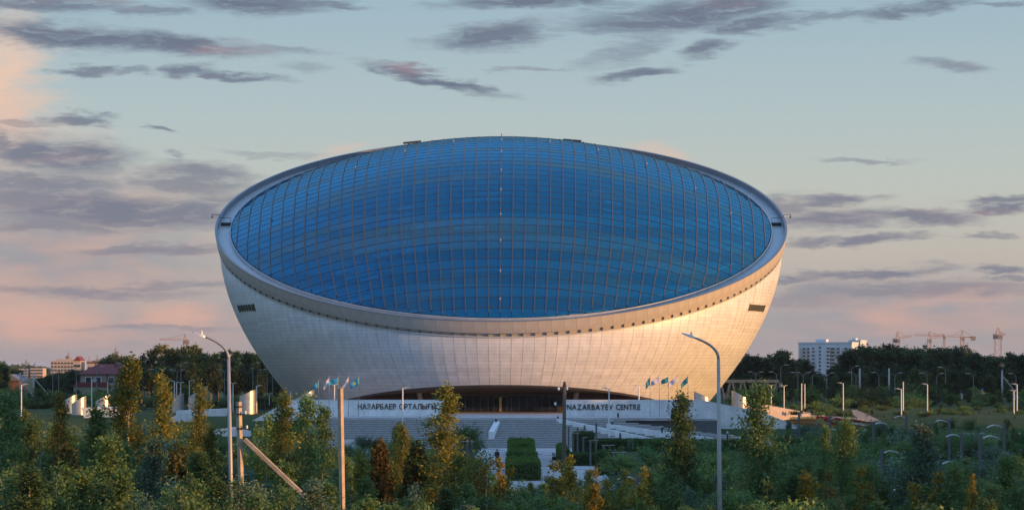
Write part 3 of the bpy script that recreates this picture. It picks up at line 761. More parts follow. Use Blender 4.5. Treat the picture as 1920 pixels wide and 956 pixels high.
# lamps -------------------------------------------------------------
def base_z(px, d): return ground_z(WX(px, d), d)
def post_lamp(px, ytop, d, arm, label, zb=None, group='white park lamps round the museum', w=0.16):
    """slim white lamp post with a flat head: arm L, R, T or N"""
    x = WX(px, d); zb = ground_z(x, d) if zb is None else zb; zt = WZ(ytop, d); h = zt - zb
    t = thing('lamp_post', label, 'lamp post', (x, d, zb), 0, group)
    MB().tube([(0, 0, 0), (0, 0, h)], [w * 0.62, w * 0.5], 8).build('post', M['white'], t)
    MB().tube([(0, 0, 0), (0, 0, 0.25)], w * 0.9, 8).build('base_plate', M['galv'], t)
    L = {'L': [(-1, 1.0)], 'R': [(1, 1.0)], 'T': [(-1, .62), (1, .62)], 'N': []}[arm]
    for s_, l in L:
        MB().beam((0, 0, h - 0.06), (s_ * l * 0.5, 0, h), 0.09, 0.07).build('arm', M['white'], t)
        MB().prism([(s_ * l * 0.30, h + 0.01), (s_ * l, h + 0.04), (s_ * l, h + 0.10), (s_ * l * .30, h + 0.15)], 'y', -0.16, 0.16).build('lamp_head', M['lamphead'], t)
    if not L: MB().tube([(0, 0, h), (0, 0, h + 0.12)], w * 0.75, 8).build('lamp_head', M['lamphead'], t)
    return t
PL = [(40, 721, 330, 'R', 'white lamp post at the left edge beside the thicket'), (172, 713, 385, 'R', 'white lamp post behind the pair of steel shafts at far left'),
      (202, 716, 430, 'N', 'thin lamp post behind the third steel shaft from the left'), (327, 714, 388, 'L', 'left post of the lamp cluster behind the white ramp'),
      (331, 717, 395, 'N', 'headless middle post of the lamp cluster behind the white ramp'), (339, 717, 392, 'T', 'double armed post of the lamp cluster behind the white ramp'),
      (355, 713, 420, 'R', 'lamp post behind the wide steel shaft left of the tall street lamp'), (437, 718, 380, 'T', 'double armed white lamp right beside the tall left street lamp'),
      (481, 723, 372, 'R', 'white lamp beside the steel shaft next to the fence'), (505, 738, 420, 'T', 'low double armed lamp behind the fence left of the bowl'),
      (545, 734, 372, 'N', 'short headless lamp at the left foot of the bowl'), (627, 721, 352, 'T', 'double armed white lamp among the left flags'),
      (755, 727, 312, 'R', 'slim white lamp in front of the Cyrillic lettering'), (1142, 728, 311, 'L', 'slim white lamp in front of the English lettering'),
      (1198, 723, 350, 'L', 'white lamp behind the right wing wall left of the flags'), (1446, 722, 400, 'T', 'double armed lamp behind the sunlit low wall, in the dark aspen'),
      (1470, 723, 392, 'T', 'leaning double armed lamp on the sunlit low wall'), (1503, 720, 388, 'N', 'taller one of the two close posts at the end of the sunlit wall'),
      (1509, 721, 390, 'N', 'right one of the two close posts at the end of the sunlit wall'), (1581, 718, 402, 'L', 'white lamp on the lawn above the flower bed'),
      (1690, 729, 352, 'L', 'white lamp in front of the right end of the flower slope'), (1693.5, 717, 384, 'N', 'taller bare post close behind the lamp at the right end of the flower slope'),
      (1739, 720, 385, 'L', 'white lamp right of the flower slope before the shrubs'), (1901, 732, 372, 'T', 'double armed lamp near the right edge'), (1907, 720, 378, 'L', 'taller lamp at the right edge')]
for px, yt, d, arm, lab in PL: post_lamp(px, yt, d, arm, lab, zb=(0.3 if d < 325 else None))

M['roadpost'] = mat('road_lamp_post', (0.20, 0.205, 0.21), 0.5, 0.2, 0.08, 3.0)
def road_lamp(px, ytop, d, arm, label):
    x = WX(px, d); zb = ground_z(x, d); h = WZ(ytop, d) - zb
    t = thing('road_lamp', label, 'street lamp', (x, d, zb), 0, 'grey street lamps along the far road')
    MB().tube([(0, 0, 0), (0, 0, h - 0.5)], [0.10, 0.06], 6).build('post', M['roadpost'], t)
    s_ = 1 if arm == 'R' else -1
    for q in ((s_,) if arm != 'T' else (1, -1)):
        MB().tube([(0, 0, h - 0.55), (q * 0.5, 0, h - 0.12), (q * 1.0, 0, h)], 0.045, 5).build('arm', M['roadpost'], t)
        MB().prism([(q * .8, h - .05), (q * 1.6, h + 0.0), (q * 1.6, h + .07), (q * .8, h + .10)], 'y', -0.15, 0.15).build('lamp_head', M['lamphead'], t)
RL = [(99, 690, 'N', 'left of the red roofed house'), (110, 692, 'T', 'just left of the red roofed house'), (143, 692, 'T', 'at the left corner of the red roofed house'), (181, 687, 'R', 'in front of the red roof'), (213, 681, 'R', 'rising over the right end of the red roof'),
      (295, 692, 'T', 'behind the third poplar from the left'), (332, 693, 'T', 'in the far left wood above the lamp cluster'), (339, 680, 'R', 'with its raised arm before the far left wood'), (421, 693, 'T', 'beside the tall left street lamp'), (474, 680, 'R', 'left of the bowl, the tallest there'), (483, 693, 'R', 'left of the bowl, second from it'), (501, 693, 'T', 'left of the bowl, first from its wall'), (511, 692, 'L', 'partly hidden by the left flank of the bowl'),
      (1417, 697, 'T', 'above the concrete arcade'), (1456, 697, 'L', 'at the right end of the concrete arcade'), (1464, 684, 'R', 'tallest right of the concrete arcade'), (1496, 698, 'L', 'over the two close white posts'), (1506, 698, 'T', 'second over the two close white posts'), (1523, 699, 'R', 'third over the two close white posts'), (1550, 699, 'R', 'under the white apartment block'), (1597, 686, 'R', 'tallest under the white apartment block'), (1605, 698, 'L', 'second under the white apartment block'), (1648, 698, 'L', 'right of the apartment block in the wood'), (1678, 699, 'R', 'right of the flower slope in the wood'), (1738, 699, 'L', 'left of the blue roofs'), (1756, 700, 'R', 'second left of the blue roofs'), (1773, 688, 'N', 'tall pole left of the blue roofs'), (1825, 700, 'L', 'over the blue roofs'), (1905, 700, 'L', 'over the blue church roof')]
for px, yt, arm, where in RL: road_lamp(px, yt, 455 if px < 900 else 462, arm, 'grey street lamp ' + where)

def bollard(px, ytop, d, zb, label):
    x = WX(px, d); t = thing('bollard_light', label, 'bollard light', (x, d, zb), 0, 'bollard lights on the steps')
    h = max(0.6, WZ(ytop, d) - zb)
    MB().tube([(0, 0, 0), (0, 0, h * 0.72)], 0.13, 10).build('post', M['dark'], t); MB().lathe([(0.0, h), (.10, h * .97), (.15, h * .9), (.14, h * .72)], 10).build('cap', M['lamphead'], t)
for px, y, d, zb, lab in [(1046, 781, 326.4, 3.8, 'bollard light at the head of the cheek wall by the middle steps'), (1096, 795, 321.8, 2.4, 'bollard light halfway down the cheek wall below the lettering'), (1148, 788, 324.4, 3.1, 'bollard light at the head of the right cheek wall'), (1163, 809, 318.2, 1.4, 'bollard light low on the first cheek wall near the hedge'),
                          (1241, 798, 319.6, 2.2, 'bollard light halfway down the right cheek wall'), (1159, 771, 330, 4, 'bollard light before the wall under the letter E'), (1364, 808, 317.4, 1.2, 'bollard light low on the right cheek wall beside the tall lamp'), (930, 790, 325.2, 3.5, 'bollard light on the short left cheek wall'), (606, 768, 330, 4.0, 'bollard light before the left wing wall under the flags')]:
    bollard(px, y, d, zb, lab)

# modern park lamps with a curved blade head, and bare grey posts
def blade_lamp(px, ytop, d, s_, label, ln=1.35):
    x = WX(px, d); zb = ground_z(x, d); h = WZ(ytop, d) - zb
    t = thing('park_lamp', label, 'park lamp', (x, d, zb), 0, 'grey park lamps with curved heads')
    MB().box((-0.12, -0.12, 0), (0.12, 0.12, h)).build('post', M['greypost'], t)
    mb = MB(); n = 8
    for k in range(n + 1):
        u = k / n; xx = s_ * (0.2 + ln * u); zz = h - 0.55 + 0.38 * math.sin(PI * (0.18 + 0.66 * u)) + 0.0; th = 0.05 + 0.05 * math.sin(PI * u)
        for y_, z_ in ((-0.2, zz), (0.2, zz), (0.2, zz + th), (-0.2, zz + th)): mb.v.append((xx, y_, z_))
        if k:
            i = (k - 1) * 4
            for q in range(4): mb.f.append((i + q, i + (q + 1) % 4, i + 4 + (q + 1) % 4, i + 4 + q))
    mb.f.append((0, 1, 2, 3)); i = n * 4; mb.f.append((i + 3, i + 2, i + 1, i))
    mb.build('lamp_head', M['lamphead'], t)
    MB().beam((0, 0, h - 0.35), (s_ * 0.3, 0, h - 0.35), 0.06, 0.06).build('arm', M['greypost'], t)
for px, yt, d, s_, lab in [(1883, 794, 205, -1, 'curved head park lamp nearest the right edge, its head to the left'), (1838, 814, 190, 1, 'curved head park lamp in front of the right edge one, head to the right'), (1780, 785, 232, -1, 'tall curved head park lamp right of the flower slope'), (1803, 812, 228, -1, 'curved head park lamp between the two tall ones at right'),
                           (1716, 808, 262, 1, 'curved head park lamp before the white wall with railings'), (1699, 778, 300, -1, 'curved head park lamp beside the white post pair'), (1638, 790, 268, 1, 'curved head park lamp before the flower bed'), (1498, 772, 300, 1, 'curved head park lamp at the left end of the flower bed'), (1556, 780, 290, 1, 'curved head park lamp in the middle of the flower bed'),
                           (1653, 842, 205, 1, 'curved head park lamp low among the right saplings'), (1762, 862, 190, 1, 'curved head park lamp half sunk in the right saplings'), (1195, 890, 178, -1, 'curved head park lamp among the yellow bushes near the path'), (1712, 912, 160, -1, 'curved head park lamp at the bottom right among yellow bushes')]:
    blade_lamp(px, yt, d, s_, lab)
def t_lamp(px, ytop, d, label, wd=1.0):
    x = WX(px, d); zb = ground_z(x, d); h = WZ(ytop, d) - zb
    t = thing('path_lamp', label, 'path lamp', (x, d, zb), 0, 'dark path lamps right of the central hedge')
    MB().box((-0.11, -0.11, 0), (0.11, 0.11, h)).build('post', M['greypost'], t)
    MB().beam((-wd * .2, 0, h + 0.03), (wd * 1.0, 0, h + .05), 0.24, 0.06).build('lamp_head', M['galv'], t)
for px, yt, d, lab, wd in [(1066, 800, 290, 'first dark path lamp from the central path', .5), (1074, 812, 272, 'second dark path lamp from the central path', .8), (1083, 802, 285, 'third dark path lamp, under the cheek wall', 1.2), (1094, 820, 262, 'fourth dark path lamp from the central path', .5), (1118, 793, 292, 'tallest dark path lamp before the square hedge', .6), (1107, 826, 258, 'dark path lamp just left of the tallest one', .9), (1132, 835, 246, 'dark path lamp with a wide head right of the tallest one', 1.2), (1151, 848, 232, 'nearest dark path lamp with a wide flat head', 1.2),
                           (876, 820, 232, 'left path lamp in front of the green willow', -1.0), (885, 828, 226, 'second left path lamp in front of the green willow', -1.2)]:
    t_lamp(px, yt, d, lab, wd)

# tall street lamps in front
def tall_lamp(px_b, px_t, ybend, head_px, head_y, d, label):
    xb = WX(px_b, d); zb = ground_z(xb, d); t = thing('street_lamp', label, 'street lamp', (xb, d, zb), 0, 'tall curved street lamps in front')
    xt = WX(px_t, d) - xb; hb = WZ(ybend, d) - zb; hx = WX(head_px, d) - xb; hz = WZ(head_y, d) - zb
    MB().tube([(0, 0, 0), (xt * .5, 0, hb * .5), (xt, 0, hb)], [0.115, 0.095, 0.065], 14).build('post', M['galv'], t, smooth=True)
    # rounded bend and a straight, slightly rising outreach
    p0, p1, p2 = Vector((xt, 0, hb)), Vector((xt - 0.02, 0, hb + (hz - hb) * 0.62)), Vector((hx, 0, hz))
    pts = [p0 * ((1 - u) ** 2) + p1 * (2 * u * (1 - u)) + p2 * (u * u) for u in [k / 13 for k in range(14)]]
    MB().tube(pts, [0.062 - 0.02 * k / 13 for k in range(14)], 10).build('arm', M['galv'], t, smooth=True)
    e = pts[-1]; dr_ = (pts[-1] - pts[-2]).normalized()
    hd = MB(); L = 0.56
    for k, (u, w_, th) in enumerate([(-0.05, .05, .05), (.08, .10, .09), (.35, .15, .085), (.85, .14, .06), (1.0, .07, .03)]):
        c = e + dr_ * L * u
        for y_, z_ in ((-w_, -th * .5), (w_, -th * .5), (w_ * .8, th * .6), (-w_ * .8, th * .6)): hd.v.append((c.x, c.y + y_, c.z + z_))
        if k:
            i = (k - 1) * 4
            for q in range(4): hd.f.append((i + q, i + (q + 1) % 4, i + 4 + (q + 1) % 4, i + 4 + q))
    hd.f.append((0, 1, 2, 3)); i = len(hd.v) - 4; hd.f.append((i + 3, i + 2, i + 1, i))
    h_ = hd.build('lamp_head', M['lamphead'], t)
    c = e + dr_ * L * 0.25
    MB().tube([(c.x, 0, c.z + .04), (c.x, 0, c.z + 0.16)], [0.05, 0.04], 8).tube([(c.x, 0, c.z + .16), (c.x + .01, 0, c.z + .22)], [.03, .01], 6).build('photocell', M['white'], h_)
    MB().tube([(0, 0, 0), (0, 0, .5)], .17, 12).build('base', M['galv'], t)
tall_lamp(436.5, 428.5, 672, 384, 631, 95, 'tall curved street lamp at left, its pole lit orange by the sun')
tall_lamp(1351, 1347, 672, 1302, 633, 93, 'tall curved street lamp right of centre, standing in shade')

# bare poles ---------------------------------------------------------
def pole(name, label, cat, pxa, ya, pxb, d, w, m, zb=None, square=True):
    xb = WX(pxb, d); zb = ground_z(xb, d) if zb is None else zb
    t = thing(name, label, cat, (xb, d, zb)); top = (WX(pxa, d) - xb, 0, WZ(ya, d) - zb)
    if square: MB().beam((0, 0, -0.2), top, w, w, up=(.6, .8, 0)).build('shaft', m, t)
    else: MB().tube([(0, 0, -.2), top], [w * .6, w * .42], 10).build('shaft', m, t, smooth=True)
    return t, Vector(top)
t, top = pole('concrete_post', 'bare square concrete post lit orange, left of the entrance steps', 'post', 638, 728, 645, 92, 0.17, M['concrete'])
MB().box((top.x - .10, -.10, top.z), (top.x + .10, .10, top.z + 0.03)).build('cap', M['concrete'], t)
d = 94; t, top = pole('utility_pole', 'weathered concrete utility pole with a slanting strut at left', 'utility pole', 447.5, 753, 458, d, 0.17, M['concrete'])
a = Vector((WX(455, d) - WX(458, d) + .1, -0.15, WZ(823, d) - ground_z(WX(458, d), d))); b = Vector((WX(590, d) - WX(458, d), -0.5, WZ(944, d) - ground_z(WX(458, d), d)))
MB().beam(a, a + (b - a) * 1.6, 0.20, 0.15).build('strut', M['concrete'], t)
for yy, dx in ((762, 0.0), (803, 0.32), (776, 0.28)):
    z = WZ(yy, d) - ground_z(WX(458, d), d); x = (WX(447.5, d) - WX(458, d)) * (z / top.z)
    MB().box((x - .12, -.12, z - .03), (x + .12, .12, z + .03)).build('band', M['dark'], t)
    if dx:
        br = MB().beam((x, -.1, z), (x + dx, -.12, z - .02), 0.045, 0.045).build('bracket', M['dark'], t)
        MB().lathe([(0.0, .14), (.035, .13), (.05, .06), (.03, .0)], 8).build('insulator', M['white'], br, loc=(x + dx, -.12, z))
t, top = pole('utility_pole', 'old dark wooden utility pole with insulators at the end of the right wing wall', 'utility pole', 1058.5, 722, 1057, 210, 0.36, M['wood'], square=False)
for z, w_ in ((-.5, .55), (-1.9, .85)):
    br = MB().beam((top.x - w_, 0, top.z + z), (top.x + w_ * .4, 0, top.z + z), .1, .1).build('cross_arm', M['dark'], t)
    for q in (-w_, w_ * .4): MB().lathe([(0.0, .3), (.09, .26), (.12, .1), (.06, .0)], 8).build('insulator', M['white'], br, loc=(top.x + q, 0, top.z + z + .05))
MB().tube([(top.x, 0, top.z - .1), (top.x, 0, top.z + .35)], [.2, .1], 8).build('cap', M['dark'], t)
for px, yt, d_, lab in [(1667, 690, 470, 'tall concrete pole right of the two close white posts'), (1879, 694, 470, 'strutted concrete pole at far right'), (38, 698, 455, 'concrete pole with a wire stay at far left'), (63, 699, 458, 'second concrete pole with a stay at far left'), (48, 690, 470, 'thin pole between the two stayed poles at far left'), (1612, 690, 470, 'pale pole under the apartment block')]:
    t, top = pole('concrete_pole', lab, 'pole', px, yt, px, d_, 0.4, M['galv'], square=False)
    if px in (1879, 38, 63): MB().beam((0, 0, top.z * .85), (4.6 if px != 38 else 3.6, 0, .3), .22, .22).build('strut', M['galv'], t)
# faint overhead wires across the park
for k, (ya, yb, dd) in enumerate([(877, 880, 175), (855, 862, 182), (897, 905, 160)]):
    mb = MB(); pts = [(WX(980 + 500 * u, dd), dd, WZ(ya + (yb - ya) * u, dd) - 0.6 * math.sin(PI * u) + .3) for u in np.linspace(-1.2, 2.4, 40)]
    mb.tube(pts, 0.012, 4); tag(mb.build('overhead_wire', M['dark']), ['overhead wire, middle one of three crossing the park', 'overhead wire, upper one of three crossing the park', 'overhead wire, lowest of three crossing the park'][k], 'wire')

# flags ---------------------------------------------------------------
def flag(px, ytop, d, zb, m, fl, label, emblem=False, seed=0):
    x = WX(px, d); t = thing('flag_pole', label, 'flag', (x, d, zb), 0, 'flags before the wing walls'); h = WZ(ytop, d) - zb
    MB().tube([(0, 0, 0), (0, 0, h)], [0.055, 0.035], 8).sphere((0, 0, h + .04), .07, 8, 5).build('pole', M['galv'], t)
    r = random.Random(seed); mb = MB(); nu, nv = 14, 8; W_, H_ = fl[0], fl[1]; droop = fl[2]
    def P(u, v):
        xx = -W_ * u; zz = h - 0.15 - H_ * v * (1 - 0.25 * u) - droop * u ** 1.1; yy = 0.16 * math.sin(u * 7 + v * 2 + seed) * u
        return Vector((xx, yy - 0.05, zz))
    for j in range(nv + 1):
        for i in range(nu + 1): mb.v.append(tuple(P(i / nu, j / nv)))
    for j in range(nv):
        for i in range(nu): a = j * (nu + 1) + i; mb.f.append((a, a + 1, a + nu + 2, a + nu + 1))
    o = mb.build('flag', m, t, smooth=True); so = o.modifiers.new('thickness', 'SOLIDIFY'); so.thickness = 0.012
    if emblem:
        e = MB(); c = P(.5, .5)
        pts = []
        for k in range(32):
            a = 2 * PI * k / 32; rr = (0.22 if k % 2 else 0.17) * H_; q = P(.5 + math.cos(a) * rr / W_, .5 + math.sin(a) * rr / H_); pts.append(q + Vector((0, -0.025, 0)))
        e.face(pts); e.build('emblem', M['flagyellow'], o, recalc=False)
FD = 337.3
for k, (px, yt, col, fl, lab, em) in enumerate([(597, 712, 'flagblue', (.75, .9, .8), 'first blue flag from the left, hanging limp', False), (617, 705, 'flagwhite', (.8, 1.0, 1.15), 'white flag second from the left', False), (634, 706, 'flagblue', (1.5, .8, .55), 'blue flag third from the left, blown sideways', False), (653, 705, 'flagwhite', (.9, .7, 1.5), 'white flag fourth from the left, partly behind the bare post', False), (672.5, 706, 'flagblue', (1.25, 1.15, .8), 'sky blue flag with yellow emblem, last of the left row', True),
                                              (1219, 704, 'flagteal', (.65, 1.2, 1.0), 'teal flag first in the right row, hanging limp', False), (1236.5, 704, 'flagwhite', (1.25, .9, .75), 'pale flag second in the right row', False), (1253, 704, 'flagteal', (1.05, .85, .55), 'teal flag third in the right row', False), (1270, 704, 'flagwhite', (1.3, .9, .85), 'pale flag fourth in the right row', False), (1290, 703, 'flagteal', (1.05, 1.0, 1.1), 'teal flag last in the right row', False)]):
    flag(px, yt, FD, 4.0 if px < 800 else 2.6, M[col], fl, lab, em, k)

# ventilation shafts: cylinders of brushed steel cut off at a slant -----
def shaft(pxc, wpx, y_hi, y_lo, d, face, label):
    """face: +1 the cut faces right (high side left), -1 the other way"""
    x = WX(pxc, d); r = wpx / 2 / F * d; zb = ground_z(x, d); zh, zl = WZ(y_hi, d) - zb, WZ(y_lo, d) - zb
    t = thing('steel_shaft', label, 'ventilation shaft', (x, d, zb), 0, 'slant cut steel shafts'); n = 36; mb = MB(); inn = MB()
    def zt(a): return (zh + zl) / 2 - face * math.cos(a) * (zh - zl) / 2
    rows_ = 4
    for j in range(n):
        a, b = 2 * PI * j / n, 2 * PI * (j + 1) / n
        for k in range(rows_):
            f0, f1 = k / rows_, (k + 1) / rows_; g = 0.004
            mb.face([(r * math.cos(a), r * math.sin(a), -0.3 + (zt(a) + .3) * f0 + g), (r * math.cos(b), r * math.sin(b), -0.3 + (zt(b) + .3) * f0 + g), (r * math.cos(b), r * math.sin(b), -.3 + (zt(b) + .3) * f1 - g), (r * math.cos(a), r * math.sin(a), -.3 + (zt(a) + .3) * f1 - g)])
        ri = r * .95
        inn.face([(ri * math.cos(b), ri * math.sin(b), -.3), (ri * math.cos(a), ri * math.sin(a), -.3), (ri * math.cos(a), ri * math.sin(a), zt(a)), (ri * math.cos(b), ri * math.sin(b), zt(b))])
    mb.build('shell', M['steel'], t, smooth=False); inn.build('lining', M['steelin'], t, recalc=False)
    rim = MB()
    for j in range(n):
        a, b = 2 * PI * j / n, 2 * PI * (j + 1) / n
        rim.face([(r * .94 * math.cos(a), r * .94 * math.sin(a), zt(a)), (r * 1.015 * math.cos(a), r * 1.015 * math.sin(a), zt(a)), (r * 1.015 * math.cos(b), r * 1.015 * math.sin(b), zt(b)), (r * .94 * math.cos(b), r * .94 * math.sin(b), zt(b))])
    rim.build('rim', M['steel'], t, recalc=False)
    cov = MB().face([(r * .93 * math.cos(2 * PI * j / n), r * .93 * math.sin(2 * PI * j / n), zt(2 * PI * j / n) - .25) for j in range(n)]); cov.build('grille', M['steelin'], t, recalc=False)
for a in [(131, 26, 739, 752, 372, -1, 'far left steel shaft, behind its brighter neighbour'), (148, 27, 742, 757, 362, -1, 'steel shaft at far left with a bright sunlit edge'), (193, 27, 739, 752, 378, -1, 'broad low steel shaft third from the left'), (334, 22, 737, 748, 380, -1, 'small steel shaft behind the lamp cluster'), (371, 36, 724, 745, 378, -1, 'widest tall steel shaft behind the white ramp'), (464, 30, 730, 743, 370, -1, 'sunlit steel shaft by the fence, left of the bowl'), (573, 34, 730, 747, 352, -1, 'steel shaft peeping over the left wing wall'), (1316, 30, 733, 747, 352, 1, 'steel shaft over the right wing wall at the foot of the bowl'), (1387, 30, 732, 746, 362, 1, 'steel shaft at the slope of the right wing wall')]:
    shaft(*a)

# white ramps and low walls on the lawns -------------------------------
def slab_wall(name, label, d, poly_px, thick, m, rz=0.0, d2=None):
    """vertical wall with the given outline; rz turns it about its left end"""
    x0 = WX(poly_px[0][0], d); t = thing(name, label, 'wall', (x0, d, 0), rz)
    poly = [((WX(a, d) - x0) / math.cos(rz), WZ(b, d)) for a, b in poly_px]
    mb = MB().prism(poly, 'y', 0, thick); mb.build('wall_body', m, t); return t
slab_wall('retaining_wall', 'white stone block wall at far left, partly behind the poplars', 345, [(173, 763), (237, 764), (237, 800), (173, 800)], 6, M['whitestone'])
slab_wall('retaining_wall', 'slanted white wall end left of the white block at far left', 343, [(152, 764), (172, 763), (172, 800), (163, 800)], .6, M['whitestone'])
slab_wall('ramp_wall', 'long white ramp wall with a curved end behind the thin poplar', 352, [(330, 770), (426, 766), (426, 775), (421, 786), (410, 795), (400, 800), (330, 806)], 5, M['whitestone'])
slab_wall('ramp_wall', 'sloping white ramp wall rising to the right, between the poplars', 338, [(240, 812), (300, 790), (345, 772), (362, 775), (362, 830), (240, 830)], .7, M['whitestone'])
slab_wall('ramp_wall', 'low white kerb wall left of the stairs under the wing wall', 326, [(395, 806), (440, 800), (470, 808), (470, 840), (395, 840)], .5, M['whitestone'])
slab_wall('ramp_wall', 'white planter edge glimpsed low between the shrubs left of the stairs', 300, [(640, 825), (690, 822), (690, 850), (640, 850)], .5, M['whitestone'])
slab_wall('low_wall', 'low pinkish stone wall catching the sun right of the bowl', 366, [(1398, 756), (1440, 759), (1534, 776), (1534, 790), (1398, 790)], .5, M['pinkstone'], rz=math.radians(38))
slab_wall('low_wall', 'slanting grey stone wall above the right end of the flower bed', 352, [(1597, 768), (1606, 768), (1668, 796), (1668, 806), (1640, 806), (1600, 777)], .6, M['greystone'], rz=math.radians(-8))
slab_wall('low_wall', 'white wall with railing at the foot of the flower slope', 318, [(1585, 820), (1706, 820), (1706, 838), (1585, 838)], .4, M['greystone'])
slab_wall('low_wall', 'long low white wall at far right beyond the curved lamps', 322, [(1782, 811), (1846, 811), (1846, 822), (1782, 822)], .4, M['whitestone'])
slab_wall('low_wall', 'short low white wall cut by the right edge', 322, [(1904, 811), (1935, 811), (1935, 822), (1904, 822)], .4, M['whitestone'])
rt = thing('railing', 'white railing in front of the wall below the flower slope', 'railing', (WX(1585, 316), 316, 0))
for k in range(18): MB().box((k * .5, -.03, WZ(838, 316)), (k * .5 + .06, .03, WZ(826, 316))).build('picket', M['white'], rt)
MB().box((-.1, -.04, WZ(826, 316)), (9.1, .04, WZ(826, 316) + .07)).build('rail', M['white'], rt)
ft = thing('picket_fence', 'dark metal picket fence on the lawn edge left of the bowl', 'fence', (WX(240, 398), 398, ground_z(WX(240, 398), 398)))
fw = WX(525, 398) - WX(240, 398); pk = MB().box((0, 0, 0), (.06, .06, 1.5)).mesh('picket', M['dark'])
for k in range(66): link('picket', pk, ft, (k * fw / 65, 0, 0))
for z in (.25, 1.35): MB().box((0, -.03, z), (fw, .03, z + .07)).build('rail', M['dark'], ft)

# benches, person ------------------------------------------------------
def bench(px, y, label, rz):
    d = CZ * F / (y - HZ); t = thing('park_bench', label, 'bench', (WX(px, d), d, 0.014), rz, 'dark benches beside the central path')
    for k in range(4): MB().box((-.9, -.25 + k * .12, .42), (.9, -.16 + k * .12, .46)).build('slat', M['dark'], t)
    for k in range(3): MB().box((-.9, .26, .55 + k * .13), (.9, .30, .64 + k * .13)).build('backrest', M['dark'], t)
    for x in (-.8, .8): MB().box((x - .04, -.25, 0), (x + .04, .3, .42)).build('leg', M['dark'], t)
bench(1042, 863, 'dark bench beside the central path, farther one', 1.75); bench(1054, 875, 'dark bench beside the central path, middle one', 1.75); bench(1062, 888, 'dark bench nearest on the central path, half behind yellow leaves', 1.75)

def person():
    d = 263.0; p = thing('person', 'person in dark jacket standing on the path left of the central hedge', 'person', (WX(932, d), d, 0.014), 0.5)
    J = {'pel': (0, 0, .93), 'sp': (0, .01, 1.15), 'ch': (0, .0, 1.36), 'ne': (0, -.01, 1.49), 'he': (0, -.03, 1.60), 'to': (0, -.02, 1.72),
         'sl': (-.19, 0, 1.42), 'el': (-.25, .03, 1.14), 'wl': (-.22, -.06, .90), 'hl': (-.21, -.09, .80), 'sr': (.19, 0, 1.42), 'er': (.26, .02, 1.14), 'wr': (.24, -.08, .90), 'hr': (.23, -.11, .80),
         'hpl': (-.10, 0, .88), 'kl': (-.11, -.03, .50), 'al': (-.12, .02, .09), 'fl': (-.14, -.14, .04), 'hpr': (.10, 0, .88), 'kr': (.11, -.06, .50), 'ar': (.11, .03, .09), 'fr': (.13, -.13, .04)}
    R = {'pel': .15, 'sp': .135, 'ch': .155, 'ne': .06, 'he': .095, 'to': .075, 'sl': .07, 'el': .052, 'wl': .036, 'hl': .04, 'sr': .07, 'er': .052, 'wr': .036, 'hr': .04, 'hpl': .105, 'kl': .07, 'al': .05, 'fl': .045, 'hpr': .105, 'kr': .07, 'ar': .05, 'fr': .045}
    E = [('pel', 'sp'), ('sp', 'ch'), ('ch', 'ne'), ('ne', 'he'), ('he', 'to'), ('ch', 'sl'), ('sl', 'el'), ('el', 'wl'), ('wl', 'hl'), ('ch', 'sr'), ('sr', 'er'), ('er', 'wr'), ('wr', 'hr'), ('pel', 'hpl'), ('hpl', 'kl'), ('kl', 'al'), ('al', 'fl'), ('pel', 'hpr'), ('hpr', 'kr'), ('kr', 'ar'), ('ar', 'fr')]
    def skin(name, keys, grow, m):
        idx = {k: i for i, k in enumerate(keys)}; me = bpy.data.meshes.new(name)
        me.from_pydata([J[k] for k in keys], [(idx[a], idx[b]) for a, b in E if a in idx and b in idx], [])
        o = bpy.data.objects.new(name, me); COL.objects.link(o); s_ = o.modifiers.new('skin', 'SKIN'); o.modifiers.new('sub', 'SUBSURF').levels = 1
        o.modifiers['sub'].render_levels = 1
        for k in keys: v = me.skin_vertices[0].data[idx[k]]; v.radius = (R[k] + grow, R[k] + grow); v.use_root = (k in ('pel', 'ch') and k == keys[0])
        dg = bpy.context.evaluated_depsgraph_get(); m2 = bpy.data.meshes.new_from_object(o.evaluated_get(dg)); bpy.data.objects.remove(o)
        m2.materials.clear(); m2.materials.append(m); m2.name = name; m2.polygons.foreach_set('use_smooth', [True] * len(m2.polygons))
        return link(name, m2, p)
    skin('body', ['pel'] + [k for k in J if k != 'pel'], 0.0, M['skin'])
    skin('jacket', ['ch', 'sp', 'pel', 'sl', 'el', 'wl', 'sr', 'er', 'wr'], 0.028, M['cloth'])
    skin('trousers', ['pel', 'hpl', 'kl', 'al', 'hpr', 'kr', 'ar'], 0.02, M['trousers'])
    MB().sphere((0, -.0, 1.67), .115, 12, 8, (1, 1.08, .95)).build('hair', M['hair'], p, smooth=True)
    MB().sphere((-.14, -.12, .05), .07, 8, 6, (.8, 1.9, .7)).sphere((.13, -.11, .05), .07, 8, 6, (.8, 1.9, .7)).build('shoes', M['cloth'], p, smooth=True)
    for s_ in (-1, 1):
        hp = Vector(J['hl' if s_ < 0 else 'hr']); mb = MB()
        for q in range(4):
            y_ = -.035 + q * .022; mb.tube([(hp.x, hp.y + y_, hp.z - .02), (hp.x, hp.y + y_ - .005, hp.z - .07), (hp.x - s_ * .012, hp.y + y_ - .008, hp.z - .10 + .008 * abs(q - 1.4))], [.010, .009, .007], 6)
        mb.tube([(hp.x, hp.y - .04, hp.z + .02), (hp.x - s_ * .01, hp.y - .065, hp.z - .03), (hp.x - s_ * .015, hp.y - .065, hp.z - .055)], [.012, .010, .008], 6)
        mb.build('fingers', M['skin'], p, smooth=True)
person()

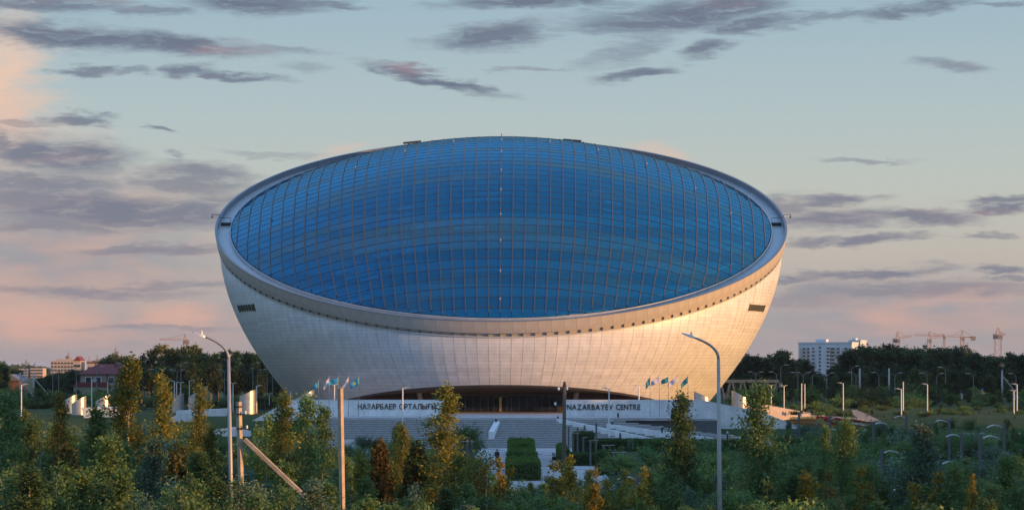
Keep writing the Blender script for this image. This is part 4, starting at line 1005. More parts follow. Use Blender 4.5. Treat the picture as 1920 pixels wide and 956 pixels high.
# ------------------------------------------------------------------ far buildings and cranes
def house():
    d = 530; x0, x1 = WX(151, d), WX(243, d); zb = ground_z(x0, d); ze, zr = WZ(701, d), WZ(682, d); w = x1 - x0
    t = thing('house', 'two storey cream house with a dark red hipped roof at left', 'house', (x0, d, zb))
    H = ze - zb; MB().box((0, 0, 0), (w, 8, H)).build('wall', M['cream'], t)
    rf = MB(); o = .7; P = [(-o, -o, H), (w + o, -o, H), (w + o, 8 + o, H), (-o, 8 + o, H), (w * .30, 4, zr - zb), (w * .82, 4, zr - zb)]
    rf.v = P; rf.f = [(0, 1, 5, 4), (1, 2, 5), (2, 3, 4, 5), (3, 0, 4), (0, 3, 2, 1)]; r = rf.build('roof', M['redroof'], t)
    MB().box((w * .66, 3.2, zr - zb - 1.2), (w * .66 + .6, 3.9, zr - zb + .5)).build('chimney', M['brick'], r)
    for u, v in ((.16, H - 2.2), (.36, H - 2.2), (.62, H - 2.2), (.82, H - 2.2), (.25, H - 4.8), (.7, H - 4.8)):
        f = MB().box((w * u - .75, -.08, v - .1), (w * u + .75, .02, v + 1.6)).build('window', M['white'], t); MB().box((w * u - .6, -.11, v + .05), (w * u + .6, -.085, v + 1.45)).build('pane', M['window'], f)
    pr = MB(); pr.prism([(-1.6, H - 2.9), (7.2, H - 2.9), (6.4, H - 1.9), (-.6, H - 1.9)], 'y', -2.2, -.02); pr.build('porch_roof', M['redroof'], t)
    MB().box((-1.2, -2, 0), (6.8, -.03, H - 2.95)).build('porch', M['cream'], t)
    MB().box((w * .53, -.12, 0), (w * .56, -.02, H)).build('corner_strip', M['brick'], t)
house()
def block(name, label, d, px0, px1, ytop, m, depth=20, roofm=None, ridge=0.0, cat='building', windows=None, zb=None):
    x0, x1 = WX(px0, d), WX(px1, d); zb = ground_z(x0, d) if zb is None else zb; H = WZ(ytop, d) - zb; w = x1 - x0
    t = thing(name, label, cat, (x0, d, zb)); MB().box((0, 0, 0), (w, depth, H)).build('wall', m, t)
    if roofm: MB().prism([(-.4, H), (w + .4, H), (w * .5 + ridge * .1, H + ridge)], 'y', -.4, depth + .4).build('roof', roofm, t) if ridge else MB().box((-.3, -.3, H), (w + .3, depth + .3, H + .6)).build('roof', roofm, t)
    if windows:
        nx, nz, ws, hs = windows
        for i in range(nx):
            for k in range(nz):
                cx_, cz_ = w * (i + .5) / nx, H - (k + .7) * (H / max(nz, 1)) * .95
                MB().box((cx_ - ws / 2, -.15, cz_ - hs / 2), (cx_ + ws / 2, .05, cz_ + hs / 2)).build('window', M['window'], t)
    return t, w, H
block('shed', 'grey roofed shed at the far left edge', 500, 2, 36, 713, M['brick'], 8, M['slate'], 1.4, 'shed')
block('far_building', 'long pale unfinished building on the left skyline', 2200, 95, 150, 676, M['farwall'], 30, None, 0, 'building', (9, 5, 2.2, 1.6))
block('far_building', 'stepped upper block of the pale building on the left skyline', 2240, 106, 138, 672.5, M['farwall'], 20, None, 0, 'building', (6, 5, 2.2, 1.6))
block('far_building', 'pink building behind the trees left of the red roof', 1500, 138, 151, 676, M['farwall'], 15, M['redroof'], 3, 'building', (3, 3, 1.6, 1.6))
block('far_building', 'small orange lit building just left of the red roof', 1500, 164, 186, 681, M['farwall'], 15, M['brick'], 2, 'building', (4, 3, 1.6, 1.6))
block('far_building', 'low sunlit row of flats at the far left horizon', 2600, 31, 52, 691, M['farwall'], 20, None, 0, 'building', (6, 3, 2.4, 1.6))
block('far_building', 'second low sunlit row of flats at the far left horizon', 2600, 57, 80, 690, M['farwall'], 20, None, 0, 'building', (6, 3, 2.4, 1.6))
for k, (px, yt) in enumerate([(42, 679), (49, 674), (53.5, 679), (65, 680)]):
    d = 2900; x = WX(px, d); t = thing('pylon', ['first thin pylon on the left horizon', 'tallest thin pylon on the left horizon', 'third thin pylon on the left horizon', 'lone right hand pylon on the left horizon'][k], 'pylon', (x, d, 1))
    h = WZ(yt, d) - 1
    mb = MB()
    for sx, sy in ((-1, -1), (1, -1), (1, 1), (-1, 1)): mb.beam((sx * 2.0, sy * 2.0, 0), (sx * .25, sy * .25, h), .5)
    mb.build('mast', M['cranegrey'], t); MB().beam((-2.5, 0, h * .86), (2.5, 0, h * .86), .5).build('cross_arm', M['cranegrey'], t); MB().beam((-2, 0, h * .7), (2, 0, h * .7), .5).build('cross_arm', M['cranegrey'], t)
def flats():
    d = 1800; x0 = WX(1497, d); zb = 2.0; H = WZ(644, d) - zb; w = WX(1592, d) - x0; fl = 2.85
    t = thing('apartment_block', 'white apartment block rising behind the wood at right', 'apartment building', (x0, d, zb), math.radians(-27)); w *= 1.1
    MB().box((0, 0, 0), (w, 16, H)).build('wall', M['flatwhite'], t)
    for a, b in ((.03, .20), (.52, .78), (.82, .97)): MB().box((w * a, -.25, 0), (w * b, -.02, H - 3.6)).build('facade_panel', M['flatbeige'], t)
    MB().box((-.4, -.5, H), (w + .4, 16.4, H + 1.1)).build('parapet', M['flatwhite'], t); MB().box((w * .28, 5, H + 1.1), (w * .48, 11, H + 3.4)).build('stair_tower', M['flatwhite'], t)
    wm = MB().box((-.9, -.4, 0), (.9, -.26, 1.5)).mesh('window', M['window']); bm_ = MB().box((-1.9, -1.3, 0), (1.9, -.03, 1.15)).mesh('balcony', M['flatwhite'])
    for k in range(9):
        z = H - 4.9 - k * fl
        for u in (.11, .19, .62, .66, .75, .89): link('window', wm, t, (w * u, 0, z))
        link('window', wm, t, (w * .405, .2, z + .9))
        for u in (.28, .56): link('balcony', bm_, t, (w * u, 0, z - .9)); link('window', wm, t, (w * u, .1, z + .3))
    d = 1900; x0 = WX(1592, d); w = (WX(1612, d) - x0) * 1.1; H = WZ(640.5, d) - zb
    t = thing('apartment_block', 'second white apartment block behind and right of the first', 'apartment building', (x0, d, zb), math.radians(-27))
    MB().box((0, 0, 0), (w, 16, H)).build('wall', M['flatwhite'], t); MB().box((-.4, -.5, H), (w + .4, 16.4, H + 1.4)).build('parapet', M['flatwhite'], t); MB().box((w * .1, 4, H + 1.4), (w * .45, 10, H + 3.0)).build('stair_tower', M['flatwhite'], t)
    for k in range(8):
        for u in (.04, .10, .18, .25, .33): link('window', wm, t, (w * u, .2, H - 4.6 - k * fl))
flats()
def crane(px, yap, yjib, d, jib, cjib, label, rise=0.0, ybase=690, m=None, mw=2.0):
    m = m or M['crane']; x = WX(px, d); zb = 2.0; t = thing('tower_crane', label, 'crane', (x, d, zb), 0, 'tower cranes on the skyline'); zj = WZ(yjib, d) - zb; za = WZ(yap, d) - zb; k_ = d / F
    mb = MB()
    for sx, sy in ((-1, -1), (1, -1), (1, 1), (-1, 1)): mb.beam((sx * mw / 2, sy * mw / 2, 0), (sx * mw / 2, sy * mw / 2, zj), .24)
    z = zj - 24; f = 1
    while z < zj - 1: mb.beam((-f * mw / 2, -mw / 2, z), (f * mw / 2, -mw / 2, z + 2.4), .15); f = -f; z += 2.4
    mb.build('mast', m, t)
    mb = MB()
    for sx in (-1, 1): mb.beam((sx * mw * .5, 0, zj), (0, 0, za), .26)
    mb.beam((-mw * .3, 0, (zj + za) / 2), (mw * .3, 0, (zj + za) / 2), .15); mb.build('tower_head', m, t)
    L = jib * k_; mb = MB(); n = max(4, int(abs(L) / 3)); r = rise * k_
    mb.beam((0, -.6, zj), (L, -.6, zj + r), .22).beam((0, .6, zj), (L, .6, zj + r), .22).beam((0, 0, zj + 1.5), (L, 0, zj + r + .6), .2)
    for q in range(n): a, b = q / n, (q + .5) / n; mb.beam((L * a, -.6, zj + r * a), (L * b, 0, zj + r * b + 1.4), .12).beam((L * b, 0, zj + r * b + 1.4), (L * (q + 1) / n, -.6, zj + r * (q + 1) / n), .12)
    mb.build('jib', m, t)
    if cjib:
        c = cjib * k_; MB().beam((0, 0, zj), (c, 0, zj), 1.0, .7).build('counter_jib', m, t); MB().box((c - 1.4, -.9, zj - 2.2), (c + 1.4, .9, zj + .6)).build('counterweight', M['cranegrey'], t)
        MB().tube([(0, 0, za), (c, 0, zj)], .09, 4).build('tie_bar', m, t)
    MB().tube([(0, 0, za), (L * .7, 0, zj + r * .7 + .8)], .09, 4).build('tie_bar', m, t)
    MB().box((-mw * .2, -1.9, zj - 2.3), (mw * .7, -.7, zj - .1)).build('cab', M['cranegrey'], t)
for a in [(1683, 621, 636, 1500, 25, -5, 'first tower crane right of the apartment block, short jib up to the right', -5.5 * -1), (1742, 621, 636, 1500, 29, 0, 'second tower crane, jib rising to the right', 6), (1770, 626, 630, 1700, -57, 0, 'thin third crane with its long faint jib to the left', 1), (1804, 619, 632, 1500, -30, 21, 'fourth crane with a counterweight block on the right', 1), (1871, 614, 628, 1300, 14, -4, 'thick lone crane mast far right of the others', 0),
          (347, 626, 638.5, 1500, -48, 4, 'tower crane over the far left wood with a long jib', 1.5), (128, 660, 668, 2300, 7, -2, 'small crane behind the pale building on the left skyline', -7), (217, 650, 660, 1900, -6, 2, 'small crane jib over the trees by the red roof', -12), (167, 668, 678, 2000, 3, -1, 'tiny crane between the red roof and the pale building', -9), (182, 665, 675, 1900, -3, 1, 'tiny crane just above the red roof ridge', -9)]:
    crane(*a, mw=3.4 if a[0] == 1871 else (1.2 if a[0] in (128, 217, 167, 182, 1770) else 2.0))

def arcade():
    d = 470; x0 = WX(1350, d); zb = ground_z(x0, d); zt = WZ(711.5, d) - zb; w = WX(1458, d) - x0
    t = thing('arcade', 'grey concrete arcade of V shaped legs right of the bowl', 'arcade', (x0, d, zb)); n = 5; s_ = w / n; zl = WZ(748, d) - zb
    for k in range(n):
        c = s_ * (k + .5)
        for q in (-1, 1):
            pts = [(c + q * s_ * .02, zl), (c + q * s_ * .14, zl)]
            for u in np.linspace(0, 1, 7): pts.append((c + q * s_ * (.14 + .36 * u), zl + (zt - .55 - zl) * (u ** .8)))
            for u in np.linspace(1, 0, 7): pts.append((c + q * s_ * (.02 + .30 * u), zl + (zt - .55 - zl) * (u ** .9)))
            MB().prism(pts, 'y', 0, 1.6).build('leg', M['concrete'], t)
    MB().box((-.3, -.15, zt - .6), (w + .3, 1.75, zt)).build('beam', M['concrete'], t)
    MB().box((w + .3, 0, zt - 1.6), (w + 1.0, 1.5, zt - .62)).build('end_block', M['concrete'], t)
arcade()
def blue_house(px0, px1, yr, ye, d, label, tower=False):
    x0, x1 = WX(px0, d), WX(px1, d); zb = ground_z(x0, d); ze, zr = WZ(ye, d) - zb, WZ(yr, d) - zb; w = x1 - x0
    t = thing('blue_roofed_house', label, 'house', (x0, d, zb)); MB().box((0, 0, 0), (w, 7, ze)).build('wall', M['white'], t)
    r = MB(); r.v = [(-.4, -.4, ze), (w + .4, -.4, ze), (w + .4, 7.4, ze), (-.4, 7.4, ze), (w * .25, 3.5, zr), (w * .75, 3.5, zr)]; r.f = [(0, 1, 5, 4), (1, 2, 5), (2, 3, 4, 5), (3, 0, 4), (0, 3, 2, 1)]; rf = r.build('roof', M['blueroof'], t)
    for u in (.2, .5, .8):
        f = MB().box((w * u - .5, -.08, ze - 1.9), (w * u + .5, .02, ze - .6)).build('window', M['blueroof'], t); MB().box((w * u - .38, -.11, ze - 1.78), (w * u + .38, -.085, ze - .72)).build('pane', M['window'], f)
    if tower: MB().lathe([(0.0, zr + 4.5), (.35, zr + 2.8), (1.3, zr + 2.0), (1.5, zr + .4)], 10).build('spire', M['blueroof'], rf, loc=(w * .4, 3.5, 0)); MB().box((w * .4 - 1.2, 2.3, ze), (w * .4 + 1.2, 4.7, zr + .5)).build('belfry', M['white'], t)
blue_house(1828, 1852, 722, 733, 600, 'bright blue roof between the trees at far right'); blue_house(1806, 1822, 730, 736, 590, 'low blue roof left of the bright blue one'); blue_house(1787, 1794, 714, 719, 600, 'narrow white building between the far right trees'); blue_house(1903, 1925, 715, 725, 560, 'blue roofed white church at the right edge', True)
# unseen slab added outside the frame at right to shade the far woods
block('added_shade_slab', 'unseen tall beige slab added beyond the right edge to shade the woods', 370, 3725, 3860, 276, M['flatbeige'], 165, M['slate'], 0, 'apartment building', (5, 12, 1.5, 1.4))
# ------------------------------------------------------------------ trees, shrubs and hedges
L = {}
L['dark'] = leafmat('leaf_aspen', (0.080, 0.140, 0.050), (0.135, 0.215, 0.076), 0.35, 0.25)
L['mid'] = leafmat('leaf_young', (0.100, 0.170, 0.052), (0.165, 0.240, 0.080), 0.35, 0.25)
L['silver'] = leafmat('leaf_silver', (0.09, 0.154, 0.1), (0.154, 0.226, 0.154), 0.30, 0.2)
L['olive'] = leafmat('leaf_olive', (0.115, 0.135, 0.030), (0.210, 0.220, 0.050), 0.38, 0.2, (0.30, 0.22, 0.04))
L['yellow'] = leafmat('leaf_autumn', (0.28, 0.20, 0.028), (0.42, 0.32, 0.055), 0.40, 0.2, (0.13, 0.14, 0.03))
L['rust'] = leafmat('leaf_rust', (0.13, 0.085, 0.025), (0.20, 0.13, 0.04), 0.35, 0.2, (0.08, 0.09, 0.03))
L['pine'] = leafmat('pine_needles', (0.090, 0.088, 0.028), (0.19, 0.155, 0.045), 0.15, 0.15)
L['farwood'] = leafmat('leaf_far_wood', (0.032, 0.058, 0.026), (0.064, 0.096, 0.041), 0.3, 0.3)
L['farlit'] = leafmat('leaf_far_wood_light', (0.058, 0.087, 0.032), (0.109, 0.131, 0.049), 0.3, 0.3)
L['hedge'] = leafmat('leaf_hedge', (0.055, 0.120, 0.022), (0.110, 0.190, 0.040), 0.3, 0.05)
L['hedgedark'] = leafmat('leaf_hedge_dark', (0.041, 0.087, 0.026), (0.072, 0.133, 0.038), 0.3, 0.05)
L['willow'] = leafmat('leaf_willow', (0.068, 0.150, 0.048), (0.115, 0.215, 0.074), 0.35, 0.15)

def leaves_mesh(name, C, size, m, up=0.0, seed=0, aspect=0.55):
    """one four cornered leaf per centre"""
    r = np.random.default_rng(seed); n = len(C)
    u = r.normal(size=(n, 3)); u[:, 2] += up; u /= np.linalg.norm(u, axis=1)[:, None]
    w = r.normal(size=(n, 3)); v = np.cross(u, w); v /= np.linalg.norm(v, axis=1)[:, None]
    s = size * r.uniform(0.6, 1.35, size=(n, 1))
    V = np.stack([C - u * s * .5, C + v * s * .5 * aspect - u * s * .05, C + u * s * .5, C - v * s * .5 * aspect - u * s * .05], 1).reshape(-1, 3)
    me = bpy.data.meshes.new(name); me.vertices.add(4 * n); me.vertices.foreach_set('co', V.ravel())
    me.loops.add(4 * n); me.loops.foreach_set('vertex_index', np.arange(4 * n)); me.polygons.add(n)
    me.polygons.foreach_set('loop_start', np.arange(0, 4 * n, 4)); me.update(calc_edges=True); me.materials.append(m)
    return me

def tree_protos(kind, seed):
    """returns (trunk mesh builder, leaf centres, leaf size); the tree is H high, standing at the origin"""
    r = np.random.default_rng(seed); T = MB(); Cs = []
    def branch(p0, dirv, ln, rad, nl, spread, sag=0.0, start=0.25, tw=None):
        d = np.array(dirv, float); d /= np.linalg.norm(d); pts = [np.array(p0, float)]; ns = 4
        for k in range(ns):
            d = d + r.normal(0, .13, 3) + np.array([0, 0, sag]); d /= np.linalg.norm(d); pts.append(pts[-1] + d * ln / ns)
        T.tube([Vector(p) for p in pts], [rad * (1 - .8 * k / ns) for k in range(ns + 1)], 4, cap=False)
        t = r.uniform(start, 1.08, nl) ** 0.85 * ns; i = np.clip(t.astype(int), 0, ns - 1); f = (t - i)[:, None]; P = np.array(pts)
        c = P[i] * (1 - f) + P[i + 1] * f + r.normal(0, 1, (nl, 3)) * spread * np.array([1, 1, .9])
        Cs.append(c); return pts
    if kind == 'poplar':            # tall narrow young aspen, 10 m
        H = 10.0; W = 0.80; n = 70; nl = 150; size = .135
        ax = [np.array([0.10 * math.sin(z * .5 + seed), .1 * math.cos(z * .43 + seed * 2), z]) for z in np.linspace(0, H, 12)]
        T.tube([Vector(p) for p in ax], [.10 * (1 - .9 * k / 11) + .008 for k in range(12)], 7)
        lob = r.uniform(.55, 1.25, 40)
        for k in range(n):
            z = H * (0.10 + 0.89 * (k / n) ** .95); a = r.uniform(0, 2 * PI); p = W * (math.sin(PI * min(1, (z / H) ** .75 * .93 + .07)) ** .7) * lob[int(z / H * 39)] * r.uniform(.65, 1.2)
            pos = [np.interp(z, [q[2] for q in ax], [q[i] for q in ax]) for i in range(3)]
            branch(pos, (math.cos(a), math.sin(a), 1.25), max(.3, p * 1.5), .018, int(nl * (.45 + .55 * p / W)), .13 + .10 * p / W, .05)
        Cs.append(np.array([[ax[-1][0], ax[-1][1], H - .1]]) + r.normal(0, 1, (60, 3)) * np.array([.07, .07, .28]))
    elif kind == 'aspen':           # broader dark aspen, 8 m
        H = 8.0; W = 1.25; n = 75; nl = 135; size = .14
        ax = [np.array([.18 * math.sin(z * .6 + seed), .14 * math.cos(z * .5 + seed), z]) for z in np.linspace(0, H, 10)]
        T.tube([Vector(p) for p in ax], [.095 * (1 - .9 * k / 9) + .008 for k in range(10)], 7)
        for k in range(n):
            u = (k + .5) / n; z = H * (.12 + .86 * u); a = r.uniform(0, 2 * PI)
            p = W * (1 - .78 * u ** 1.3) * (0.35 + .65 * min(1, u * 5)) * r.choice([.45, .8, 1.0, 1.25])
            pos = [np.interp(z, [q[2] for q in ax], [q[i] for q in ax]) for i in range(3)]
            branch(pos, (math.cos(a), math.sin(a), .85), max(.35, p * 1.35), .02, int(nl * (.4 + .6 * p / W)), .15 + .07 * p, .06)
    elif kind == 'bush':            # many stemmed sapling, 5 m
        H = 5.0; size = .115; ns = 10
        for s_ in range(ns):
            a = r.uniform(0, 2 * PI); lean = r.uniform(.05, .34); h = H * r.uniform(.6, 1.0); top = np.array([math.cos(a) * lean * h * .6, math.sin(a) * lean * h * .6, h])
            pts = [top * u + np.array([math.cos(a), math.sin(a), 0]) * .25 * math.sin(u * 3) for u in np.linspace(0, 1, 6)]
            T.tube([Vector(p) for p in pts], [.032 * (1 - .85 * k / 5) for k in range(6)], 5)
            for k in range(13):
                u = r.uniform(.15, .97); i = u * 5; j = min(4, int(i)); pos = pts[j] + (pts[j + 1] - pts[j]) * (i - j); b = r.uniform(0, 2 * PI)
                branch(pos, (math.cos(b), math.sin(b), .9), (1.05 - .6 * u) * r.uniform(.5, 1.1), .012, 84, .15, .05)
    elif kind == 'wispy':           # light feathery birch sapling, 4 m
        H = 4.0; size = .115; ns = 6
        for s_ in range(ns):
            a = r.uniform(0, 2 * PI); h = H * r.uniform(.6, 1.0); lean = r.uniform(.05, .26)
            pts = [np.array([math.cos(a) * lean * h * u, math.sin(a) * lean * h * u, h * u]) for u in np.linspace(0, 1, 6)]
            T.tube([Vector(p) for p in pts], [.025 * (1 - .85 * k / 5) for k in range(6)], 5)
            for k in range(15):
                u = r.uniform(.2, .98); i = u * 5; j = min(4, int(i)); pos = pts[j] + (pts[j + 1] - pts[j]) * (i - j); b = r.uniform(0, 2 * PI)
                branch(pos, (math.cos(b), math.sin(b), 1.7), (.85 - .45 * u) * r.uniform(.6, 1.15), .009, 55, .085, .1)
    elif kind == 'pine':            # young pine with upturned shoots, 5 m
        H = 5.0; size = .24; T.tube([Vector((0, 0, 0)), Vector((.05, 0, H * .5)), Vector((0, .03, H))], [.09, .06, .012], 7)
        for k in range(13):
            z = H * (.06 + .86 * k / 12); R_ = 1.45 * (1 - .82 * k / 12) + .12
            for q in range(7):
                a = 2 * PI * q / 7 + k * .7 + r.uniform(-.25, .25); pts = branch((0, 0, z), (math.cos(a), math.sin(a), .28), R_ * r.uniform(.75, 1.1), .025, 60, .07, .22, .2)
                e = pts[-1]; Cs.append(e + np.stack([r.normal(0, .04, 26), r.normal(0, .04, 26), r.uniform(0, .42, 26)], 1))
        Cs.append(np.array([0, 0, H]) + np.stack([r.normal(0, .04, 40), r.normal(0, .04, 40), r.uniform(-.3, .4, 40)], 1))
    elif kind == 'willow':          # soft rounded willow, 6 m
        H = 6.0; size = .15
        T.tube([Vector((0, 0, 0)), Vector((.1, 0, 1.2)), Vector((0, .1, 2.4))], [.16, .12, .09], 7)
        for k in range(120):
            a = r.uniform(0, 2 * PI); el = r.uniform(-.1, 1.45); ln = r.uniform(1.6, 3.3)
            branch((0, 0, 1.6 + r.uniform(0, 1.2)), (math.cos(a) * math.cos(el), math.sin(a) * math.cos(el), math.sin(el) + .15), ln, .025, 120, .17, -.03, .3)
    elif kind == 'far':             # rounded forest tree, 12 m
        H = 12.0; size = .46; W = r.uniform(2.0, 2.9); T.tube([Vector((0, 0, 0)), Vector((.1, 0, H * .4)), Vector((-.1, .1, H * .9))], [.22, .16, .03], 6)
        for k in range(46):
            u = r.uniform(0, 1); z = H * (.2 + .68 * u); a = r.uniform(0, 2 * PI); p = W * math.sin(PI * (.12 + .80 * u)) ** .6 * r.uniform(.6, 1.15)
            branch((0, 0, z * .88), (math.cos(a), math.sin(a), .75), p * 1.15, .06, 62, .36, .06, .3)
    elif kind == 'fartall':         # slim ragged forest tree with gaps, 13 m
        H = 13.0; size = .42; W = 1.7; T.tube([Vector((0, 0, 0)), Vector((.2, 0, H * .5)), Vector((.0, .2, H * .95))], [.2, .14, .03], 6)
        for k in range(36):
            u = r.uniform(0, 1); z = H * (.28 + .66 * u); a = r.uniform(0, 2 * PI); p = W * (1.05 - .5 * u) * r.choice([.35, .8, 1.2])
            branch((0, 0, z * .93), (math.cos(a), math.sin(a), 1.0), p * 1.3, .06, 46, .26, .05, .45)
    elif kind == 'shrub':           # low dense shrub, 2.4 m
        H = 2.4; size = .20
        for k in range(46):
            a = r.uniform(0, 2 * PI); el = r.uniform(.15, 1.5); branch((r.normal(0, .25), r.normal(0, .25), .1), (math.cos(a) * math.cos(el), math.sin(a) * math.cos(el), math.sin(el)), r.uniform(.9, 2.3) * (.75 + .25 * math.sin(el)), .015, 52, .17, .02, .2)
    C = np.concatenate(Cs); C[:, 2] = np.maximum(C[:, 2], .05)
    return T, C, size

PROTO = {}
def proto(kind, leaf, seed):
    key = (kind, leaf, seed)
    if key not in PROTO:
        k2 = (kind, seed)
        if k2 not in PROTO:
            T, C, s_ = tree_protos(kind, seed); PROTO[k2] = (T.mesh('trunk', M['birch'] if kind in ('poplar', 'wispy', 'bush') else M['bark'], False, False), C, s_)
        tm, C, s_ = PROTO[k2]
        PROTO[key] = (tm, leaves_mesh('crown', C, s_, L[leaf], .25, seed, .30 if kind == 'pine' else .6))
    return PROTO[key]
HT = {'poplar': 10.0, 'aspen': 8.0, 'bush': 5.0, 'wispy': 4.0, 'pine': 5.2, 'willow': 5.6, 'far': 11.6, 'fartall': 13.0, 'shrub': 2.3}
def tree(name, kind, leaf, seed, x, d, h, label, cat='tree', group=None, wide=1.0, rz=None, zb=None):
    zb = ground_z(x, d) if zb is None else zb
    s_ = h / HT[kind]; tm, cm = proto(kind, leaf, seed)
    t = thing(name, label, cat, (x, d, zb - 0.05), random.uniform(0, 6.28) if rz is None else rz, group); t.scale = (s_ * wide, s_ * wide, s_)
    link('trunk', tm, t); link('crown', cm, t); return t
def tree_px(name, kind, leaf, seed, px, ytop, d, label, cat='tree', group=None, wide=1.0, rz=None):
    x = WX(px, d); return tree(name, kind, leaf, seed, x, d, max(.8, WZ(ytop, d) - ground_z(x, d)), label, cat, group, wide, rz)
random.seed(42)

# labels that single a plant out: look, row and the nearest landmark
USED = {}
def where_label(look, px, marks, extra=''):
    m = min(marks, key=lambda q: abs(q[0] - px)); dx = px - m[0]
    rel = 'below' if abs(dx) < 7 else ('just left of' if -22 < dx < 0 else 'just right of' if 0 < dx < 22 else 'left of' if dx < 0 else 'right of')
    base = f'{look} {rel} {m[1]}' + (' ' + extra if extra else ''); n = USED.get(base, 0) + 1; USED[base] = n
    if len(base.split()) > 15: base = base.replace('just ', '')
    if n > 1: base = ['second', 'third', 'fourth', 'fifth', 'sixth', 'seventh', 'eighth', 'ninth', 'tenth'][min(n - 2, 8)] + ' ' + base
    return base
MK_FRONT = [(8, 'the aspen at the left edge'), (50, 'the short golden poplar'), (113, 'the second golden poplar'), (176, 'the green poplar by the white block'), (243, 'the tallest golden poplar'), (303, 'the third golden poplar'), (372, 'the slim golden poplar'), (434, 'the left street lamp'), (457, 'the strutted pole'), (528, 'the golden poplar by the strut'), (590, 'the two dark aspens'), (641, 'the bare concrete post'), (676, 'the small golden birch'), (712, 'the rust coloured sapling'), (756, 'the golden poplar below the lettering'), (829, 'the tall middle poplar'), (874, 'the soft green willow'), (932, 'the yellow birch by the person'), (990, 'the central hedge'), (1058, 'the dark wooden pole'), (1118, 'the dark path lamps'), (1212, 'the lone yellow birch'), (1274, 'the dark aspen by the flags'), (1350, 'the right street lamp'), (1432, 'the tallest dark aspen'), (1510, 'the bright yellow birch'), (1578, 'the aspen by the flower bed'), (1618, 'the yellow birch under the slope'), (1722, 'the pale green aspen'), (1755, 'the yellow birch beside the pale aspen'), (1824, 'the thin yellow birch'), (1880, 'the corner aspen')]
MK_MID = [(15, 'the left edge'), (148, 'the sunlit steel shaft'), (205, 'the white block wall'), (300, 'the sloping white ramp'), (371, 'the widest steel shaft'), (430, 'the left street lamp'), (464, 'the shaft by the fence'), (520, 'the left wall end'), (640, 'the bare concrete post'), (740, 'the Cyrillic lettering'), (829, 'the tall middle poplar'), (884, 'the green willow'), (1118, 'the dark path lamps'), (1200, 'the cheek walls'), (1274, 'the right flags'), (1350, 'the right street lamp'), (1432, 'the tallest dark aspen'), (1506, 'the two white posts'), (1581, 'the lawn lamp'), (1640, 'the flower slope'), (1691, 'the white lamp pair'), (1739, 'the lamp beyond the slope'), (1780, 'the tall blade lamp'), (1838, 'the right blade lamp'), (1883, 'the edge blade lamp'), (1905, 'the right edge lamps')]
MK_FAR = [(5, 'the left edge'), (50, 'the horizon pylons'), (122, 'the pale skyline building'), (165, 'the small orange building'), (197, 'the red roof'), (250, 'the tallest poplar'), (305, 'the long crane jib'), (347, 'the left crane mast'), (390, 'the street lamp head'), (430, 'the left lamp post'), (475, 'the tall road lamp'), (510, 'the bowl'), (1380, 'the bowl'), (1405, 'the concrete arcade'), (1464, 'the arcade lamp'), (1520, 'the apartment block'), (1575, 'the block balconies'), (1620, 'the second apartment block'), (1683, 'the first crane'), (1742, 'the second crane'), (1770, 'the thin crane'), (1804, 'the crane with counterweight'), (1840, 'the blue roofs'), (1871, 'the lone crane'), (1910, 'the blue church')]
KINDW = {'bush': 'bushy', 'aspen': 'leafy', 'wispy': 'feathery', 'poplar': 'slender', 'shrub': 'low', 'willow': 'rounded', 'pine': 'spiky', 'far': 'rounded', 'fartall': 'ragged'}
LEAFW = {'dark': 'dark green', 'mid': 'fresh green', 'silver': 'silvery green', 'olive': 'golden green', 'yellow': 'yellow', 'rust': 'rusty', 'farwood': 'dark', 'farlit': 'lighter', 'willow': 'soft green'}
